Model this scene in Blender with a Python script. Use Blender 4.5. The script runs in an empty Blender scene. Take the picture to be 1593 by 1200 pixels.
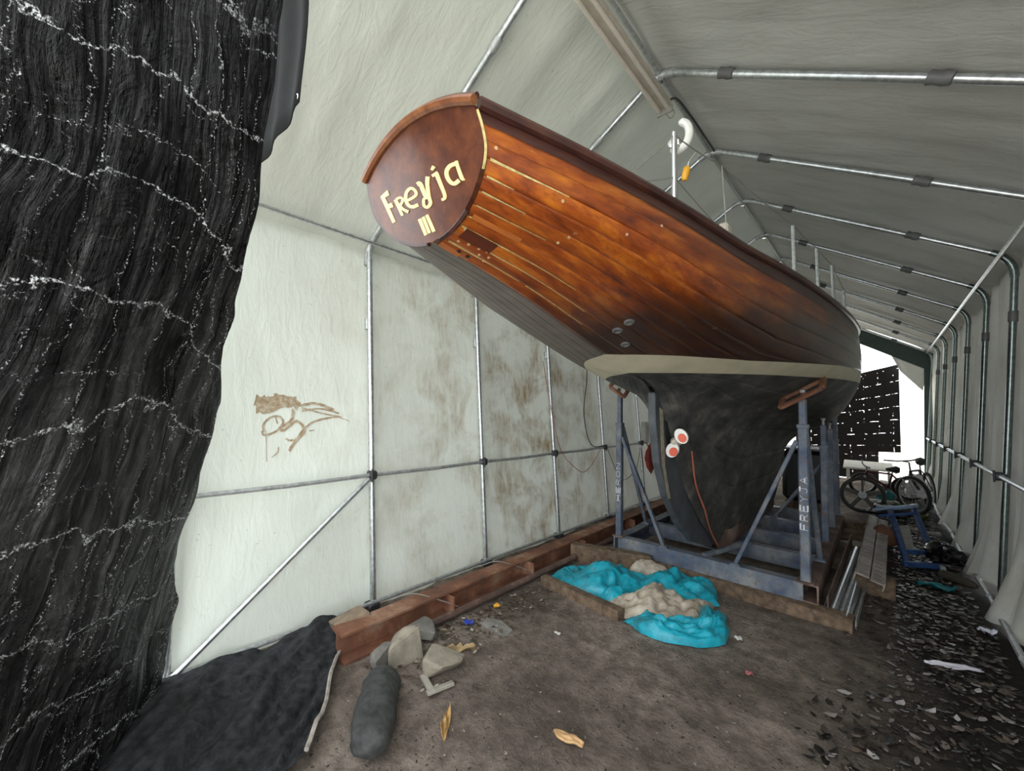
import bpy, math, random
import numpy as np
from mathutils import Matrix, Vector
random.seed(7); rng = np.random.default_rng(7)
SC = bpy.context.scene; COL = SC.collection

# ------------------------------------------------------------------ camera
CAMH = 1.6; YAW, PITCH, ROLL = .740, .054, .019
cd = bpy.data.cameras.new('camera'); cam = bpy.data.objects.new('camera', cd); COL.objects.link(cam)
cd.sensor_width = 36; cd.lens = 628.4/1593*36; cd.clip_start = .02; cd.clip_end = 200
F = Vector((-math.sin(YAW)*math.cos(PITCH), math.cos(YAW)*math.cos(PITCH), math.sin(PITCH)))
R = Vector((math.cos(YAW), math.sin(YAW), 0)); U = R.cross(F)
R2 = R*math.cos(ROLL)+U*math.sin(ROLL); U2 = -R*math.sin(ROLL)+U*math.cos(ROLL)
cam.matrix_world = Matrix(((R2.x,U2.x,-F.x,0),(R2.y,U2.y,-F.y,0),(R2.z,U2.z,-F.z,CAMH),(0,0,0,1)))
SC.camera = cam
# ------------------------------------------------------------------ light
w = bpy.data.worlds.new('overcast_sky'); SC.world = w; w.use_nodes = True
w.node_tree.nodes['Background'].inputs[0].default_value = (.93,.97,1,1)
w.node_tree.nodes['Background'].inputs[1].default_value = 3.2
sd = bpy.data.lights.new('sun','SUN'); sd.energy = 5.0; sd.angle = math.radians(25); sd.color = (1,.96,.88)
sun = bpy.data.objects.new('sun', sd); COL.objects.link(sun)
sun.rotation_euler = Vector((.78,-.12,-.62)).to_track_quat('-Z','Y').to_euler()
vs = SC.view_settings
vs.view_transform = 'Standard'; vs.look = 'None'; vs.gamma = 1; vs.use_curve_mapping = False; vs.exposure = .34

# ------------------------------------------------------------------ helpers
def vnoise(x, y, z=0, seed=0):
    x = np.asarray(x,float); y = np.asarray(y,float); z = np.zeros_like(x)+z
    def h(i,j,k):
        n = (i*374761393 + j*668265263 + k*2147483647 + seed*1274126177) & 0xffffffff
        n = ((n ^ (n >> 13))*1274126177) & 0xffffffff
        n = n ^ (n >> 16)
        return (n & 0xffff)/32767.5-1
    xi, yi, zi = [np.floor(a).astype(np.int64) for a in (x,y,z)]
    fx, fy, fz = x-xi, y-yi, z-zi
    fx, fy, fz = [f*f*(3-2*f) for f in (fx,fy,fz)]
    r = 0
    for a in (0,1):
        for b in (0,1):
            for c in (0,1):
                r = r + h(xi+a,yi+b,zi+c)*(fx if a else 1-fx)*(fy if b else 1-fy)*(fz if c else 1-fz)
    return r
def fbm(x, y, o=3, seed=0, g=.5):
    r = 0; a = 1; s = 1
    for k in range(o):
        r = r+a*vnoise(np.asarray(x)*s, np.asarray(y)*s, 0, seed+k); a *= g; s *= 2.1
    return r
def origin(p):
    v = Vector((0,0,0))
    while p is not None: v = v+p.location; p = p.parent
    return v
def tag(o, label=None, cat=None, group=None, kind=None):
    if label: o['label'] = label
    if cat: o['category'] = cat
    if group: o['group'] = group
    if kind: o['kind'] = kind
    return o
def empty(name, loc, label, cat, group=None):
    o = bpy.data.objects.new(name, None); COL.objects.link(o); o.location = loc; o.empty_display_size = .1
    return tag(o, label, cat, group)
def link(name, me, mat, parent=None, loc=(0,0,0)):
    o = bpy.data.objects.new(name, me); COL.objects.link(o); o.location = loc
    if parent is not None: o.parent = parent
    if mat is not None and not me.materials: me.materials.append(mat)
    return o
class MB:
    def __init__(s): s.v = []; s.f = []
    def add(s, v, f):
        n = len(s.v); s.v += [tuple(map(float,p)) for p in v]; s.f += [tuple(i+n for i in q) for q in f]; return s
    def tube(s, pts, r, n=8, closed=False, cap=True):
        P = [Vector(p) for p in pts]; m = len(P); rs = r if isinstance(r,(list,tuple)) else [r]*m
        up = None; V = []
        for i in range(m):
            d = (P[(i+1)%m]-P[i-1]) if closed else (P[min(i+1,m-1)]-P[max(i-1,0)])
            d = d.normalized() if d.length > 1e-9 else Vector((0,0,1))
            if up is None:
                up = Vector((0,0,1)) if abs(d.z) < .9 else Vector((1,0,0))
            a = (up-d*up.dot(d))
            a = a.normalized() if a.length > 1e-6 else d.orthogonal().normalized()
            up = a; b = d.cross(a)
            V += [P[i]+(a*math.cos(t)+b*math.sin(t))*rs[i] for t in [2*math.pi*k/n for k in range(n)]]
        Fc = []
        for i in range(m if closed else m-1):
            j = (i+1)%m
            Fc += [(i*n+k, i*n+(k+1)%n, j*n+(k+1)%n, j*n+k) for k in range(n)]
        if cap and not closed: Fc += [tuple(range(n))[::-1], tuple((m-1)*n+k for k in range(n))]
        return s.add(V, Fc)
    def box(s, c, size, rot=None, ch=.08):
        hx, hy, hz = [a/2 for a in size]; e = min(hx,hy,hz)*ch*2
        V = []; idx = {}
        for sx in (-1,1):
            for sy in (-1,1):
                for sz in (-1,1):
                    for ax in range(3):
                        p = [sx*(hx-e), sy*(hy-e), sz*(hz-e)]; p[ax] = (sx*hx, sy*hy, sz*hz)[ax]
                        idx[(sx,sy,sz,ax)] = len(V); V.append(Vector(p))
        Fc = []
        for ax in range(3):
            u, w_ = (ax+1)%3, (ax+2)%3
            for sg in (-1,1):
                q = []
                for a, b in ((-1,-1),(1,-1),(1,1),(-1,1)):
                    k = [0,0,0]; k[ax] = sg; k[u] = a; k[w_] = b; q.append(idx[(*k,ax)])
                Fc.append(tuple(q if sg > 0 else q[::-1]))
            for a in (-1,1):
                for b in (-1,1):
                    k0 = [0,0,0]; k1 = [0,0,0]; k0[u] = k1[u] = a; k0[w_] = k1[w_] = b; k0[ax] = -1; k1[ax] = 1
                    q = [idx[(*k0,u)], idx[(*k1,u)], idx[(*k1,w_)], idx[(*k0,w_)]]
                    Fc.append(tuple(q if a*b < 0 else q[::-1]))
        for sx in (-1,1):
            for sy in (-1,1):
                for sz in (-1,1):
                    q = [idx[(sx,sy,sz,a)] for a in range(3)]
                    Fc.append(tuple(q if sx*sy*sz > 0 else q[::-1]))
        M = rot if rot is not None else Matrix.Identity(3)
        return s.add([M@p+Vector(c) for p in V], Fc)
    def beam(s, a, b, wd, ht, ch=.08):      # square bar between two points, height direction near vertical
        a, b = Vector(a), Vector(b); d = (b-a); L = d.length; d.normalize()
        up = Vector((0,0,1)) if abs(d.z) < .95 else Vector((0,1,0))
        x = d.cross(up).normalized(); z = x.cross(d)
        M = Matrix((x,d,z)).transposed()
        return s.box((a+b)/2, (wd,L,ht), M, ch)
    def prism(s, poly, d):                   # polygon of 3D points extruded along vector d
        n = len(poly); P = [Vector(p) for p in poly]; D = Vector(d)
        return s.add(P+[p+D for p in P], [tuple(range(n)), tuple(range(2*n-1,n-1,-1))]+[(i,i+n,(i+1)%n+n,(i+1)%n) for i in range(n)])
    def profile(s, prof, a, b):              # closed 2D profile (side, up) swept from a to b
        a, b = Vector(a), Vector(b); d = (b-a).normalized(); x = d.cross(Vector((0,0,1))).normalized(); z = x.cross(d)
        return s.prism([a+x*p[0]+z*p[1] for p in prof], b-a)
    def lathe(s, c, prof, n=16, axis='z'):
        V = []
        for r, h in prof:
            for k in range(n):
                t = 2*math.pi*k/n; p = (r*math.cos(t), r*math.sin(t), h)
                if axis == 'x': p = (p[2],p[0],p[1])
                if axis == 'y': p = (p[1],p[2],p[0])
                V.append(Vector(p)+Vector(c))
        m = len(prof); Fc = [(i*n+k, i*n+(k+1)%n, (i+1)*n+(k+1)%n, (i+1)*n+k) for i in range(m-1) for k in range(n)]
        Fc += [tuple(range(n))[::-1], tuple((m-1)*n+k for k in range(n))]
        return s.add(V, Fc)
    def grid(s, P, close=False):             # P: rows x cols x 3
        P = np.asarray(P); r, c = P.shape[:2]
        return s.add(P.reshape(-1,3), [(i*c+j, i*c+j+1, (i+1)*c+j+1, (i+1)*c+j) for i in range(r-1) for j in range(c-1)])
    def build(s, name, mat, parent=None, smooth=False, uv=None, solid=0):
        o0 = origin(parent)
        me = bpy.data.meshes.new(name)
        me.from_pydata([(p[0]-o0.x,p[1]-o0.y,p[2]-o0.z) for p in s.v], [], s.f)
        if uv is not None:
            l = me.uv_layers.new(name='UVMap'); li = np.empty(len(me.loops),np.int32); me.loops.foreach_get('vertex_index',li)
            l.data.foreach_set('uv', np.asarray(uv,float)[li].ravel())
        if smooth:
            me.polygons.foreach_set('use_smooth',[True]*len(me.polygons))
            if smooth != 'all': me.set_sharp_from_angle(angle=math.radians(40))
        me.update()
        o = link(name, me, mat, parent)
        if solid:
            m = o.modifiers.new('thickness','SOLIDIFY'); m.thickness = solid; m.offset = -1
        return o
def tubeobj(name, pts, r, mat, parent=None, n=8, closed=False):
    return MB().tube(pts, r, n, closed).build(name, mat, parent, smooth=True)
def smoothpts(pts, k=6, closed=False):
    P = [Vector(p) for p in pts]; out = []
    Q = ([P[-1]]+P+[P[0],P[1]]) if closed else ([P[0]*2-P[1]]+P+[P[-1]*2-P[-2]])
    for i in range(1,len(Q)-2):
        a,b,c,d = Q[i-1:i+3]
        for j in range(k):
            t = j/k; out.append(.5*((2*b)+(c-a)*t+(2*a-5*b+4*c-d)*t*t+(3*b-a-3*c+d)*t**3))
    if not closed: out.append(P[-1])
    return out
def lerp(a,b,t): return a+(b-a)*t

# ------------------------------------------------------------------ materials
class NT:
    def __init__(s, name):
        s.m = bpy.data.materials.new(name); s.m.use_nodes = True; s.t = s.m.node_tree; s.N = s.t.nodes
        s.b = s.N['Principled BSDF']; s.out = s.N['Material Output']
    def n(s, ty, **kw):
        o = s.N.new(ty)
        for k, v in kw.items():
            if k.startswith('i_'):
                key = k[2:]; o.inputs[int(key) if key.isdigit() else key].default_value = v
            else: setattr(o,k,v)
        return o
    def l(s, a, b): s.t.links.new(a,b)
    def coord(s, kind='Object', scale=(1,1,1), rot=(0,0,0)):
        c = s.n('ShaderNodeTexCoord'); m = s.n('ShaderNodeMapping'); m.inputs['Scale'].default_value = scale; m.inputs['Rotation'].default_value = rot
        s.l(c.outputs[kind], m.inputs[0]); return m.outputs[0]
    def noise(s, co, scale, detail=4, rough=.6, dist=0):
        o = s.n('ShaderNodeTexNoise'); o.inputs['Scale'].default_value = scale; o.inputs['Detail'].default_value = detail
        o.inputs['Roughness'].default_value = rough; o.inputs['Distortion'].default_value = dist
        if co is not None: s.l(co,o.inputs['Vector'])
        return o.outputs[0]
    def ramp(s, fac, stops, interp='LINEAR'):
        o = s.n('ShaderNodeValToRGB'); e = o.color_ramp.elements; o.color_ramp.interpolation = interp
        while len(e) < len(stops): e.new(.5)
        for i,(p,c) in enumerate(stops):
            e[i].position = p; e[i].color = (*c,1) if len(c) == 3 else c
        s.l(fac,o.inputs[0]); return o.outputs[0]
    def mix(s, fac, a, b, mode='MIX'):
        o = s.n('ShaderNodeMix', data_type='RGBA', blend_type=mode)
        for sock, v in ((o.inputs[0],fac),(o.inputs[6],a),(o.inputs[7],b)):
            if hasattr(v,'links'): s.l(v,sock)
            else: sock.default_value = v if isinstance(v,(int,float)) else ((*v,1) if len(v)==3 else v)
        return o.outputs[2]
    def math(s, op, a, b=0, clamp=False):
        o = s.n('ShaderNodeMath', operation=op, use_clamp=clamp)
        for i, v in ((0,a),(1,b)):
            if hasattr(v,'links'): s.l(v,o.inputs[i])
            else: o.inputs[i].default_value = v
        return o.outputs[0]
    def sep(s, co):
        o = s.n('ShaderNodeSeparateXYZ'); s.l(co,o.inputs[0]); return o.outputs
    def bump(s, h, strength=.3, dist=.01, target=None):
        o = s.n('ShaderNodeBump'); o.inputs['Strength'].default_value = strength; o.inputs['Distance'].default_value = dist
        s.l(h,o.inputs['Height']); s.l(o.outputs[0],(target or s.b).inputs['Normal']); return o.outputs[0]
    def set(s, rough=None, metal=None, col=None, coat=None, spec=None):
        if rough is not None: s.b.inputs['Roughness'].default_value = rough
        if metal is not None: s.b.inputs['Metallic'].default_value = metal
        if col is not None:
            if hasattr(col,'links'): s.l(col,s.b.inputs['Base Color'])
            else: s.b.inputs['Base Color'].default_value = (*col,1)
        if coat is not None: s.b.inputs['Coat Weight'].default_value = coat; s.b.inputs['Coat Roughness'].default_value = .12
        if spec is not None: s.b.inputs['Specular IOR Level'].default_value = spec
        return s
def plain(name, col, rough=.6, metal=0, var=.25, scale=12, bump=0, col2=None, coat=None):
    t = NT(name); co = t.coord(); nz = t.noise(co,scale,5)
    c2 = col2 or tuple(c*(1-var) for c in col); c1 = tuple(min(1,c*(1+var*.6)) for c in col) if not col2 else col
    t.set(rough,metal,t.ramp(nz,[(.32,c2),(.68,c1)]),coat)
    if bump: t.bump(t.noise(co,scale*3,4),bump,.01)
    return t.m
M = {}
M['galv'] = plain('galvanised_steel',(.62,.65,.66),.33,.85,.3,30)
M['post_shaded'] = plain('shaded_galvanised_tube',(.22,.26,.25),.28,.9,.3,30)  # galvanised tube of the right side, backlit shade put into its colour
M['galv_dull'] = plain('dull_galvanised',(.5,.52,.52),.5,.6,.3,30)
M['black_fit'] = plain('black_fitting',(.03,.032,.035),.5,0,.3)
M['tape'] = plain('grey_tape',(.12,.12,.12),.55,0,.3)
M['chrome'] = plain('stainless',(.75,.76,.78),.2,1,.1)
M['wire'] = plain('wire_rope',(.42,.41,.38),.4,.6,.2)
M['white'] = plain('white_plastic',(.8,.79,.74),.4,0,.08)
M['yellow'] = plain('yellow_plastic',(.85,.42,.03),.4,0,.1)
M['red'] = plain('red_cloth',(.32,.05,.035),.7,0,.4)
M['orange_cord'] = plain('orange_cord',(.45,.13,.08),.6)
M['blue_steel'] = None
M['cream'] = plain('cream_paint',(.85,.66,.30),.4,0,.08)
M['filler'] = plain('old_filler',(.50,.40,.17),.7,0,.4,40)
M['teal'] = plain('teal_plastic',(.01,.18,.2),.5)
M['green'] = plain('green_leaf',(.03,.12,.02),.6,0,.5)
M['rubber'] = plain('rubber',(.018,.018,.018),.6)
M['black_plastic'] = plain('black_plastic',(.008,.008,.009),.4)
M['wood_raw'] = plain('raw_timber',(.17,.115,.075),.85,0,.55,18,.5)
M['card'] = plain('brown_card',(.16,.07,.04),.8)
M['paint_white'] = plain('white_lettering_paint',(.75,.77,.8),.6,0,.2,60)
def fabric(name, tint, stain, stain_amt, trans):
    t = NT(name); co = t.coord()
    n1 = t.noise(co,.55,5,.6); n2 = t.noise(co,2.2,6,.65,.4)
    cs = t.coord('Object',(1,7,1.6),(.5,0,0)); n3 = t.noise(cs,2.4,5,.7)
    base = t.mix(t.ramp(n1,[(.35,(0,0,0)),(.7,(1,1,1))]), tint, tuple(c*.92 for c in tint))
    m1 = t.math('MULTIPLY', t.ramp(n2,[(.43,(0,0,0)),(.66,(1,1,1))]), t.ramp(n3,[(.3,(.15,)*3),(.65,(1,1,1))]))
    xyz = t.sep(t.coord())
    yv = t.math('SUBTRACT', 1, t.math('ABSOLUTE', t.math('MULTIPLY', t.math('SUBTRACT', xyz[1], 4.0), .32)), True) if stain_amt > .5 else .6
    fac = t.math('MULTIPLY', m1, t.math('MULTIPLY', yv, stain_amt) if stain_amt > .5 else stain_amt, True)
    col = t.mix(fac, base, stain)
    specks = t.ramp(t.noise(co,38,2,.5),[(.70,(1,1,1)),(.76,(.55,.55,.5))])
    col = t.mix(.5, col, t.mix(1,col,specks,'MULTIPLY'))
    df = t.n('ShaderNodeBsdfDiffuse'); tr = t.n('ShaderNodeBsdfTranslucent'); gl = t.n('ShaderNodeBsdfGlossy'); gl.inputs['Roughness'].default_value = .35
    for s_ in (df,tr): t.l(col,s_.inputs[0])
    bn = t.n('ShaderNodeBump'); bn.inputs['Strength'].default_value = .35; bn.inputs['Distance'].default_value = .02
    t.l(t.noise(t.coord('Object',(1,3.2,1),(.35,0,.2)),4.5,5,.6,.6),bn.inputs['Height'])
    for s_ in (df,gl): t.l(bn.outputs[0],s_.inputs['Normal'])
    mx = t.n('ShaderNodeMixShader'); mx.inputs[0].default_value = trans; t.l(df.outputs[0],mx.inputs[1]); t.l(tr.outputs[0],mx.inputs[2])
    m2 = t.n('ShaderNodeMixShader'); m2.inputs[0].default_value = .045; t.l(mx.outputs[0],m2.inputs[1]); t.l(gl.outputs[0],m2.inputs[2])
    t.l(m2.outputs[0],t.out.inputs[0]); t.N.remove(t.b)
    return t.m
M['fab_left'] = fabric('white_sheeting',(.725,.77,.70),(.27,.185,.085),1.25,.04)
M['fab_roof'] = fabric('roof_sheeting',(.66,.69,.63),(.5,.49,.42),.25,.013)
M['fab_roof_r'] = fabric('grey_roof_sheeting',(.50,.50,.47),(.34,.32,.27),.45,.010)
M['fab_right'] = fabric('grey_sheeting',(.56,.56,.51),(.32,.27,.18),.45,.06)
M['green_band'] = plain('dark_green_band',(.035,.06,.05),.5)

def m_ground():
    t = NT('trodden_earth'); co = t.coord()
    a = t.noise(co,.8,6,.6); b = t.noise(co,9,8,.7); c = t.noise(co,45,5,.7)
    col = t.mix(t.ramp(a,[(.38,(0,0,0)),(.62,(1,1,1))]),(.18,.145,.12),(.48,.40,.335))
    col = t.mix(t.ramp(b,[(.4,(.6,)*3),(.62,(0,)*3)]),col,(.075,.058,.048))
    col = t.mix(t.ramp(c,[(.62,(0,)*3),(.75,(.6,)*3)]),col,(.40,.35,.30))
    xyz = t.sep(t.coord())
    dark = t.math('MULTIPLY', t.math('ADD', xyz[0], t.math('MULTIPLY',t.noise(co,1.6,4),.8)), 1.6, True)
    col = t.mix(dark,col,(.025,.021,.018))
    t.set(.9,0,col,spec=.2)
    h = t.math('ADD', b, t.math('MULTIPLY',c,.5)); t.bump(h,.9,.05)
    return t.m
M['ground'] = m_ground()
M['ground_out'] = plain('pale_yard',(.6,.57,.5),.9,0,.2,3)
def m_wood(name, c0, c1, dark, stain=True):
    t = NT(name); oi = t.n('ShaderNodeObjectInfo')
    c = t.n('ShaderNodeTexCoord'); mp = t.n('ShaderNodeMapping'); mp.inputs['Scale'].default_value = (9,.55,9)
    t.l(c.outputs['Object'],mp.inputs[0])
    off = t.n('ShaderNodeCombineXYZ'); t.l(t.math('MULTIPLY',oi.outputs['Random'],37),off.inputs[1]); t.l(t.math('MULTIPLY',oi.outputs['Random'],11),off.inputs[0])
    t.l(off.outputs[0],mp.inputs['Location'])
    g1 = t.noise(mp.outputs[0],1.6,7,.62,.25); g2 = t.noise(mp.outputs[0],9,6,.7,.2)
    col = t.ramp(g1,[(.3,dark),(.48,c0),(.72,c1)])
    col = t.mix(t.ramp(g2,[(.5,(0,)*3),(.7,(.55,)*3)]),col,dark)
    col = t.mix(t.math('MULTIPLY',oi.outputs['Random'],.35),col,dark)
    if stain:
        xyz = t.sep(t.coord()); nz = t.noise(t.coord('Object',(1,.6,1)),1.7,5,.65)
        # blackened varnish patches with shade painted in, deeper towards waterline and amidships
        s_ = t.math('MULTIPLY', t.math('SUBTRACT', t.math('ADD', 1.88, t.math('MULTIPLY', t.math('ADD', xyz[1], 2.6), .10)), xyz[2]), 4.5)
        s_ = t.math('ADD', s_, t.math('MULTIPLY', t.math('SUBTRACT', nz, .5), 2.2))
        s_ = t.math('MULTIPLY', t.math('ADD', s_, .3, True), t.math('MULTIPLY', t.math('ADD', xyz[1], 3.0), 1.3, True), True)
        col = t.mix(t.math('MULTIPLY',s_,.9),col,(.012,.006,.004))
        sp = t.noise(t.coord('Object',(1,.5,1)),55,3,.5)
        col = t.mix(t.ramp(sp,[(.70,(0,)*3),(.78,(.5,)*3)]),col,(.4,.28,.13))
    t.set(.36,0,col,.35 if stain else .18); t.bump(g2,.12,.004)
    return t.m
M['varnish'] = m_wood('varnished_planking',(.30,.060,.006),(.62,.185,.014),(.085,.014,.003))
M['varnish_band'] = m_wood('dark_rail_wood',(.05,.016,.012),(.10,.035,.02),(.022,.008,.007),False)
M['transom'] = m_wood('transom_board',(.10,.027,.009),(.19,.055,.014),(.045,.012,.006),False)
M['patch'] = m_wood('bare_wood_patch',(.45,.14,.03),(.6,.22,.05),(.3,.08,.02),False)
M['counter'] = plain('port_reflection_grey',(.115,.094,.082),.5,0,.35,6,.15)  # varnished port planks, with the wall's reflection painted in as grey
def m_bottom():
    t = NT('black_antifouling'); co = t.coord()
    a = t.noise(t.coord('Object',(1,.7,1)),5,7,.7); b = t.noise(co,28,5,.7)
    col = t.ramp(a,[(.35,(.02,.02,.021)),(.52,(.062,.06,.057)),(.72,(.18,.16,.135))])
    col = t.mix(t.ramp(b,[(.62,(0,)*3),(.74,(.5,)*3)]),col,(.14,.12,.10))
    t.set(.6,0,col); t.bump(b,.25,.006); return t.m
M['bottom'] = m_bottom()
M['boot'] = plain('boot_stripe_paint',(.58,.53,.39),.5,0,.14,5)
def m_blue():
    t = NT('worn_blue_paint'); co = t.coord(); a = t.noise(co,4,6,.65); b = t.noise(co,22,6,.7)
    col = t.ramp(a,[(.33,(.045,.075,.14)),(.5,(.13,.16,.21)),(.68,(.27,.28,.29))])
    col = t.mix(t.ramp(b,[(.53,(0,)*3),(.64,(.8,)*3)]),col,(.15,.10,.075))
    t.set(.55,.1,col); t.bump(b,.2,.004); return t.m
M['blue_steel'] = m_blue()
M['blue_bright'] = plain('bright_blue_paint',(.03,.08,.22),.45,.1,.5,14)
def m_rust(name, c0, c1, c2):
    t = NT(name); co = t.coord(); a = t.noise(co,3.5,7,.65); b = t.noise(co,30,5,.7)
    col = t.ramp(a,[(.33,c0),(.52,c1),(.7,c2)]); col = t.mix(t.ramp(b,[(.5,(0,)*3),(.7,(.5,)*3)]),col,c0)
    t.set(.75,.1,col); t.bump(b,.4,.006); return t.m
M['rust'] = m_rust('rusty_beam',(.10,.05,.035),(.24,.10,.055),(.38,.25,.17))
M['rust_dark'] = m_rust('dark_rust',(.06,.045,.04),(.15,.09,.07),(.33,.24,.2))
M['ramp_metal'] = m_rust('grimy_ramp',(.2,.17,.15),(.38,.33,.29),(.55,.5,.45))
def m_tarp():
    t = NT('black_woven_tarp'); uv = t.n('ShaderNodeTexCoord').outputs['UV']; co = t.coord('Object'); xyz = t.sep(uv)
    w1 = t.math('MULTIPLY',t.math('SUBTRACT',t.noise(co,2.6,5,.65),.5),.34); w2 = t.math('MULTIPLY',t.math('SUBTRACT',t.noise(t.coord('Object',(1.3,.9,1.1),(0,0,.7)),3.1,5,.65),.5),.30)
    jit = t.math('MULTIPLY',t.math('SUBTRACT',t.noise(co,55,3,.6),.5),.03)
    U_ = t.math('ADD',t.math('ADD',xyz[0],w1),jit); V_ = t.math('ADD',t.math('ADD',xyz[1],w2),jit)
    def line(c, per, wd, off=0.):
        d = t.math('ABSOLUTE', t.math('SUBTRACT', t.math('FRACT', t.math('ADD',t.math('DIVIDE', c, per),off)), .5))
        return t.math('SUBTRACT', 1, t.math('DIVIDE', d, wd/per), True)
    def patch(sc,lo,hi,dim=3): return t.ramp(t.noise(co,sc,dim),[(lo,(0,)*3),(hi,(1,)*3)])
    sp1, sp2 = patch(150,.44,.60,2), patch(190,.52,.62,2)
    h = t.math('MULTIPLY',t.math('MULTIPLY',line(V_,.34,.0072),sp1),patch(2.2,.28,.5))
    h2 = t.math('MULTIPLY',t.math('MULTIPLY',line(V_,.17,.004,.3),sp2),patch(3.2,.50,.60))
    v = t.math('MULTIPLY',t.math('MULTIPLY',line(U_,.125,.0045),sp2),patch(2.6,.36,.5))
    v2 = t.math('MULTIPLY',t.math('MULTIPLY',line(U_,.05,.002,.2),sp2),patch(4.5,.52,.60))
    m = t.math('MAXIMUM',t.math('MAXIMUM',h,h2),t.math('MAXIMUM',v,v2))
    m = t.math('MULTIPLY',m,1.6,True)
    dust = t.ramp(t.noise(t.coord('Object',(1,1,.3)),18,7,.75),[(.42,(.005,.0048,.005)),(.62,(.014,.013,.0135)),(.8,(.06,.056,.058))])
    t.set(.3,0,t.mix(m,dust,(.9,.91,.94)))  # white flecks are glints along the cords, painted into the colour
    st = t.ramp(t.noise(t.coord('UV',(26,2.2,1)),1,5,.7),[(.45,(.08,)*3),(.60,(.4,)*3),(.72,(1,)*3)]); t.l(t.math('ADD',st,0.0),t.b.inputs['Specular IOR Level'])
    t.l(t.math('ADD',t.math('MULTIPLY',t.noise(co,9,4),.30),.06),t.b.inputs['Roughness'])
    fine = t.noise(t.coord('UV',(75,7,1)),1,5,.65); cr = t.noise(co,9,6,.62,1.6)
    t.bump(t.math('ADD',t.math('ADD',t.math('MULTIPLY',fine,.9),cr),t.math('MULTIPLY',m,.25)),1.0,.05)
    return t.m
M['tarp'] = m_tarp()
def m_fartarp():
    t = NT('perforated_black_tarp'); uv = t.n('ShaderNodeTexCoord').outputs['UV']; co = t.coord(); xyz = t.sep(uv)
    wob = t.math('MULTIPLY',t.noise(co,1.2,3),.12)
    def line(c, per, wd):
        d = t.math('ABSOLUTE', t.math('SUBTRACT', t.math('FRACT', t.math('DIVIDE', t.math('ADD',c,wob), per)), .5)); return t.math('LESS_THAN', d, wd/per)
    n1 = t.ramp(t.noise(co,9,3),[(.53,(0,)*3),(.58,(1,)*3)]); n2 = t.ramp(t.noise(co,16,2),[(.60,(0,)*3),(.64,(1,)*3)])
    m = t.math('MAXIMUM', t.math('MULTIPLY',line(xyz[1],.30,.005),n1), t.math('MULTIPLY',line(xyz[0],.26,.0055),n2))
    t.set(.6,0,(.02,.014,.014))
    tp = t.n('ShaderNodeBsdfTransparent'); mx = t.n('ShaderNodeMixShader'); t.l(m,mx.inputs[0]); t.l(t.b.outputs[0],mx.inputs[1]); t.l(tp.outputs[0],mx.inputs[2]); t.l(mx.outputs[0],t.out.inputs[0])
    return t.m
M['fartarp'] = m_fartarp()
M['net'] = plain('ground_fabric',(.045,.047,.051),.75,0,.6,22,.6,(.008,.009,.011))

# ------------------------------------------------------------------ the shelter
BAY = 1.25; Y0 = .445
def FY(i): return Y0+BAY*i
NF = 11
XLb, XLt, XRb, XRt, XR_, ZR_, ZE = -2.995, -3.30, .72, .89, -1.2, 4.21, 2.97
def gh(x, y):
    x = np.asarray(x,float); y = np.asarray(y,float)
    return .018*fbm(x*1.1,y*1.1,3,3)+.010*fbm(x*5,y*5,3,9,.6)-.012
def axis(segs):
    out = []
    for a,b,s in segs: out += list(np.arange(a,b-1e-6,s))
    return np.array(out+[segs[-1][1]])
gx = axis([(-12,-3.4,.8),(-3.4,1.2,.045),(1.2,9,.8)]); gy = axis([(.02,7,.045),(7,13.4,.15)])
GX, GY = np.meshgrid(gx,gy)
fl = MB().grid(np.dstack([GX,GY,gh(GX,GY)])).build('floor',M['ground'],smooth='all'); tag(fl,'trodden dark earth floor of the shelter','floor',kind='structure')
gy3 = axis([(-9,.02,.6)]); GX3, GY3 = np.meshgrid(axis([(-14,14,1.4)]),gy3)
fc = MB().grid(np.dstack([GX3,GY3,gh(GX3,GY3)])).build('floor_forecourt',M['ground_out'],smooth='all'); tag(fc,'unseen ground in front of the shelter, made pale to bounce light','ground',kind='structure')  # out of view, its paleness added to bounce light up to the roof
gy2 = axis([(13.4,40,1.5)]); GX2, GY2 = np.meshgrid(axis([(-14,14,1.4)]),gy2)
yo = MB().grid(np.dstack([GX2,GY2,gh(GX2,GY2)])).build('floor_yard',M['ground_out'],smooth='all'); tag(yo,'pale open yard beyond the far end of the shelter','ground',kind='structure')

def wl(y, z):            # left sheeting surface
    y = np.asarray(y,float); z = np.asarray(z,float)
    ph = ((y-Y0)/BAY) % 1; bul = np.sin(np.pi*ph)*np.sin(np.pi*np.clip(z/ZE,0,1))*.035
    return lerp(XLb,XLt,z/ZE)-.036-bul+.008*fbm(y*2.2+z*.8,z*1.6,3,21)+.003*fbm(y*9+z*3,z*3,2,25)
def sheet(name, fn, us, vs_, mat, label, **kw):
    Ug, Vg = np.meshgrid(us,vs_); o = MB().grid(fn(Ug,Vg)).build(name,mat,smooth='all'); return tag(o,label,'wall',kind='structure')
ys = axis([(.36,13.15,.05)])
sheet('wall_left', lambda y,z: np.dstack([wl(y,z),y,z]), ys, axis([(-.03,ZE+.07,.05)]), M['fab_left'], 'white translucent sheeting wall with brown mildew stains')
def wr(y, z):
    y = np.asarray(y,float); z = np.asarray(z,float); ph = ((y-Y0)/BAY)%1
    fold = (fbm(y*5.2,z*.3,3,31,.6)*(.034+.02*np.clip(1-z/2.5,0,1))+.010*fbm(y*17,z*.8,2,33))
    flare = np.clip((.75-z)/.75,0,1)**1.5*np.clip(1-np.abs(ph-.62)/.38,0,1)*.16
    return lerp(XRb,XRt,z/ZE)+.05+fold-flare
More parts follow.
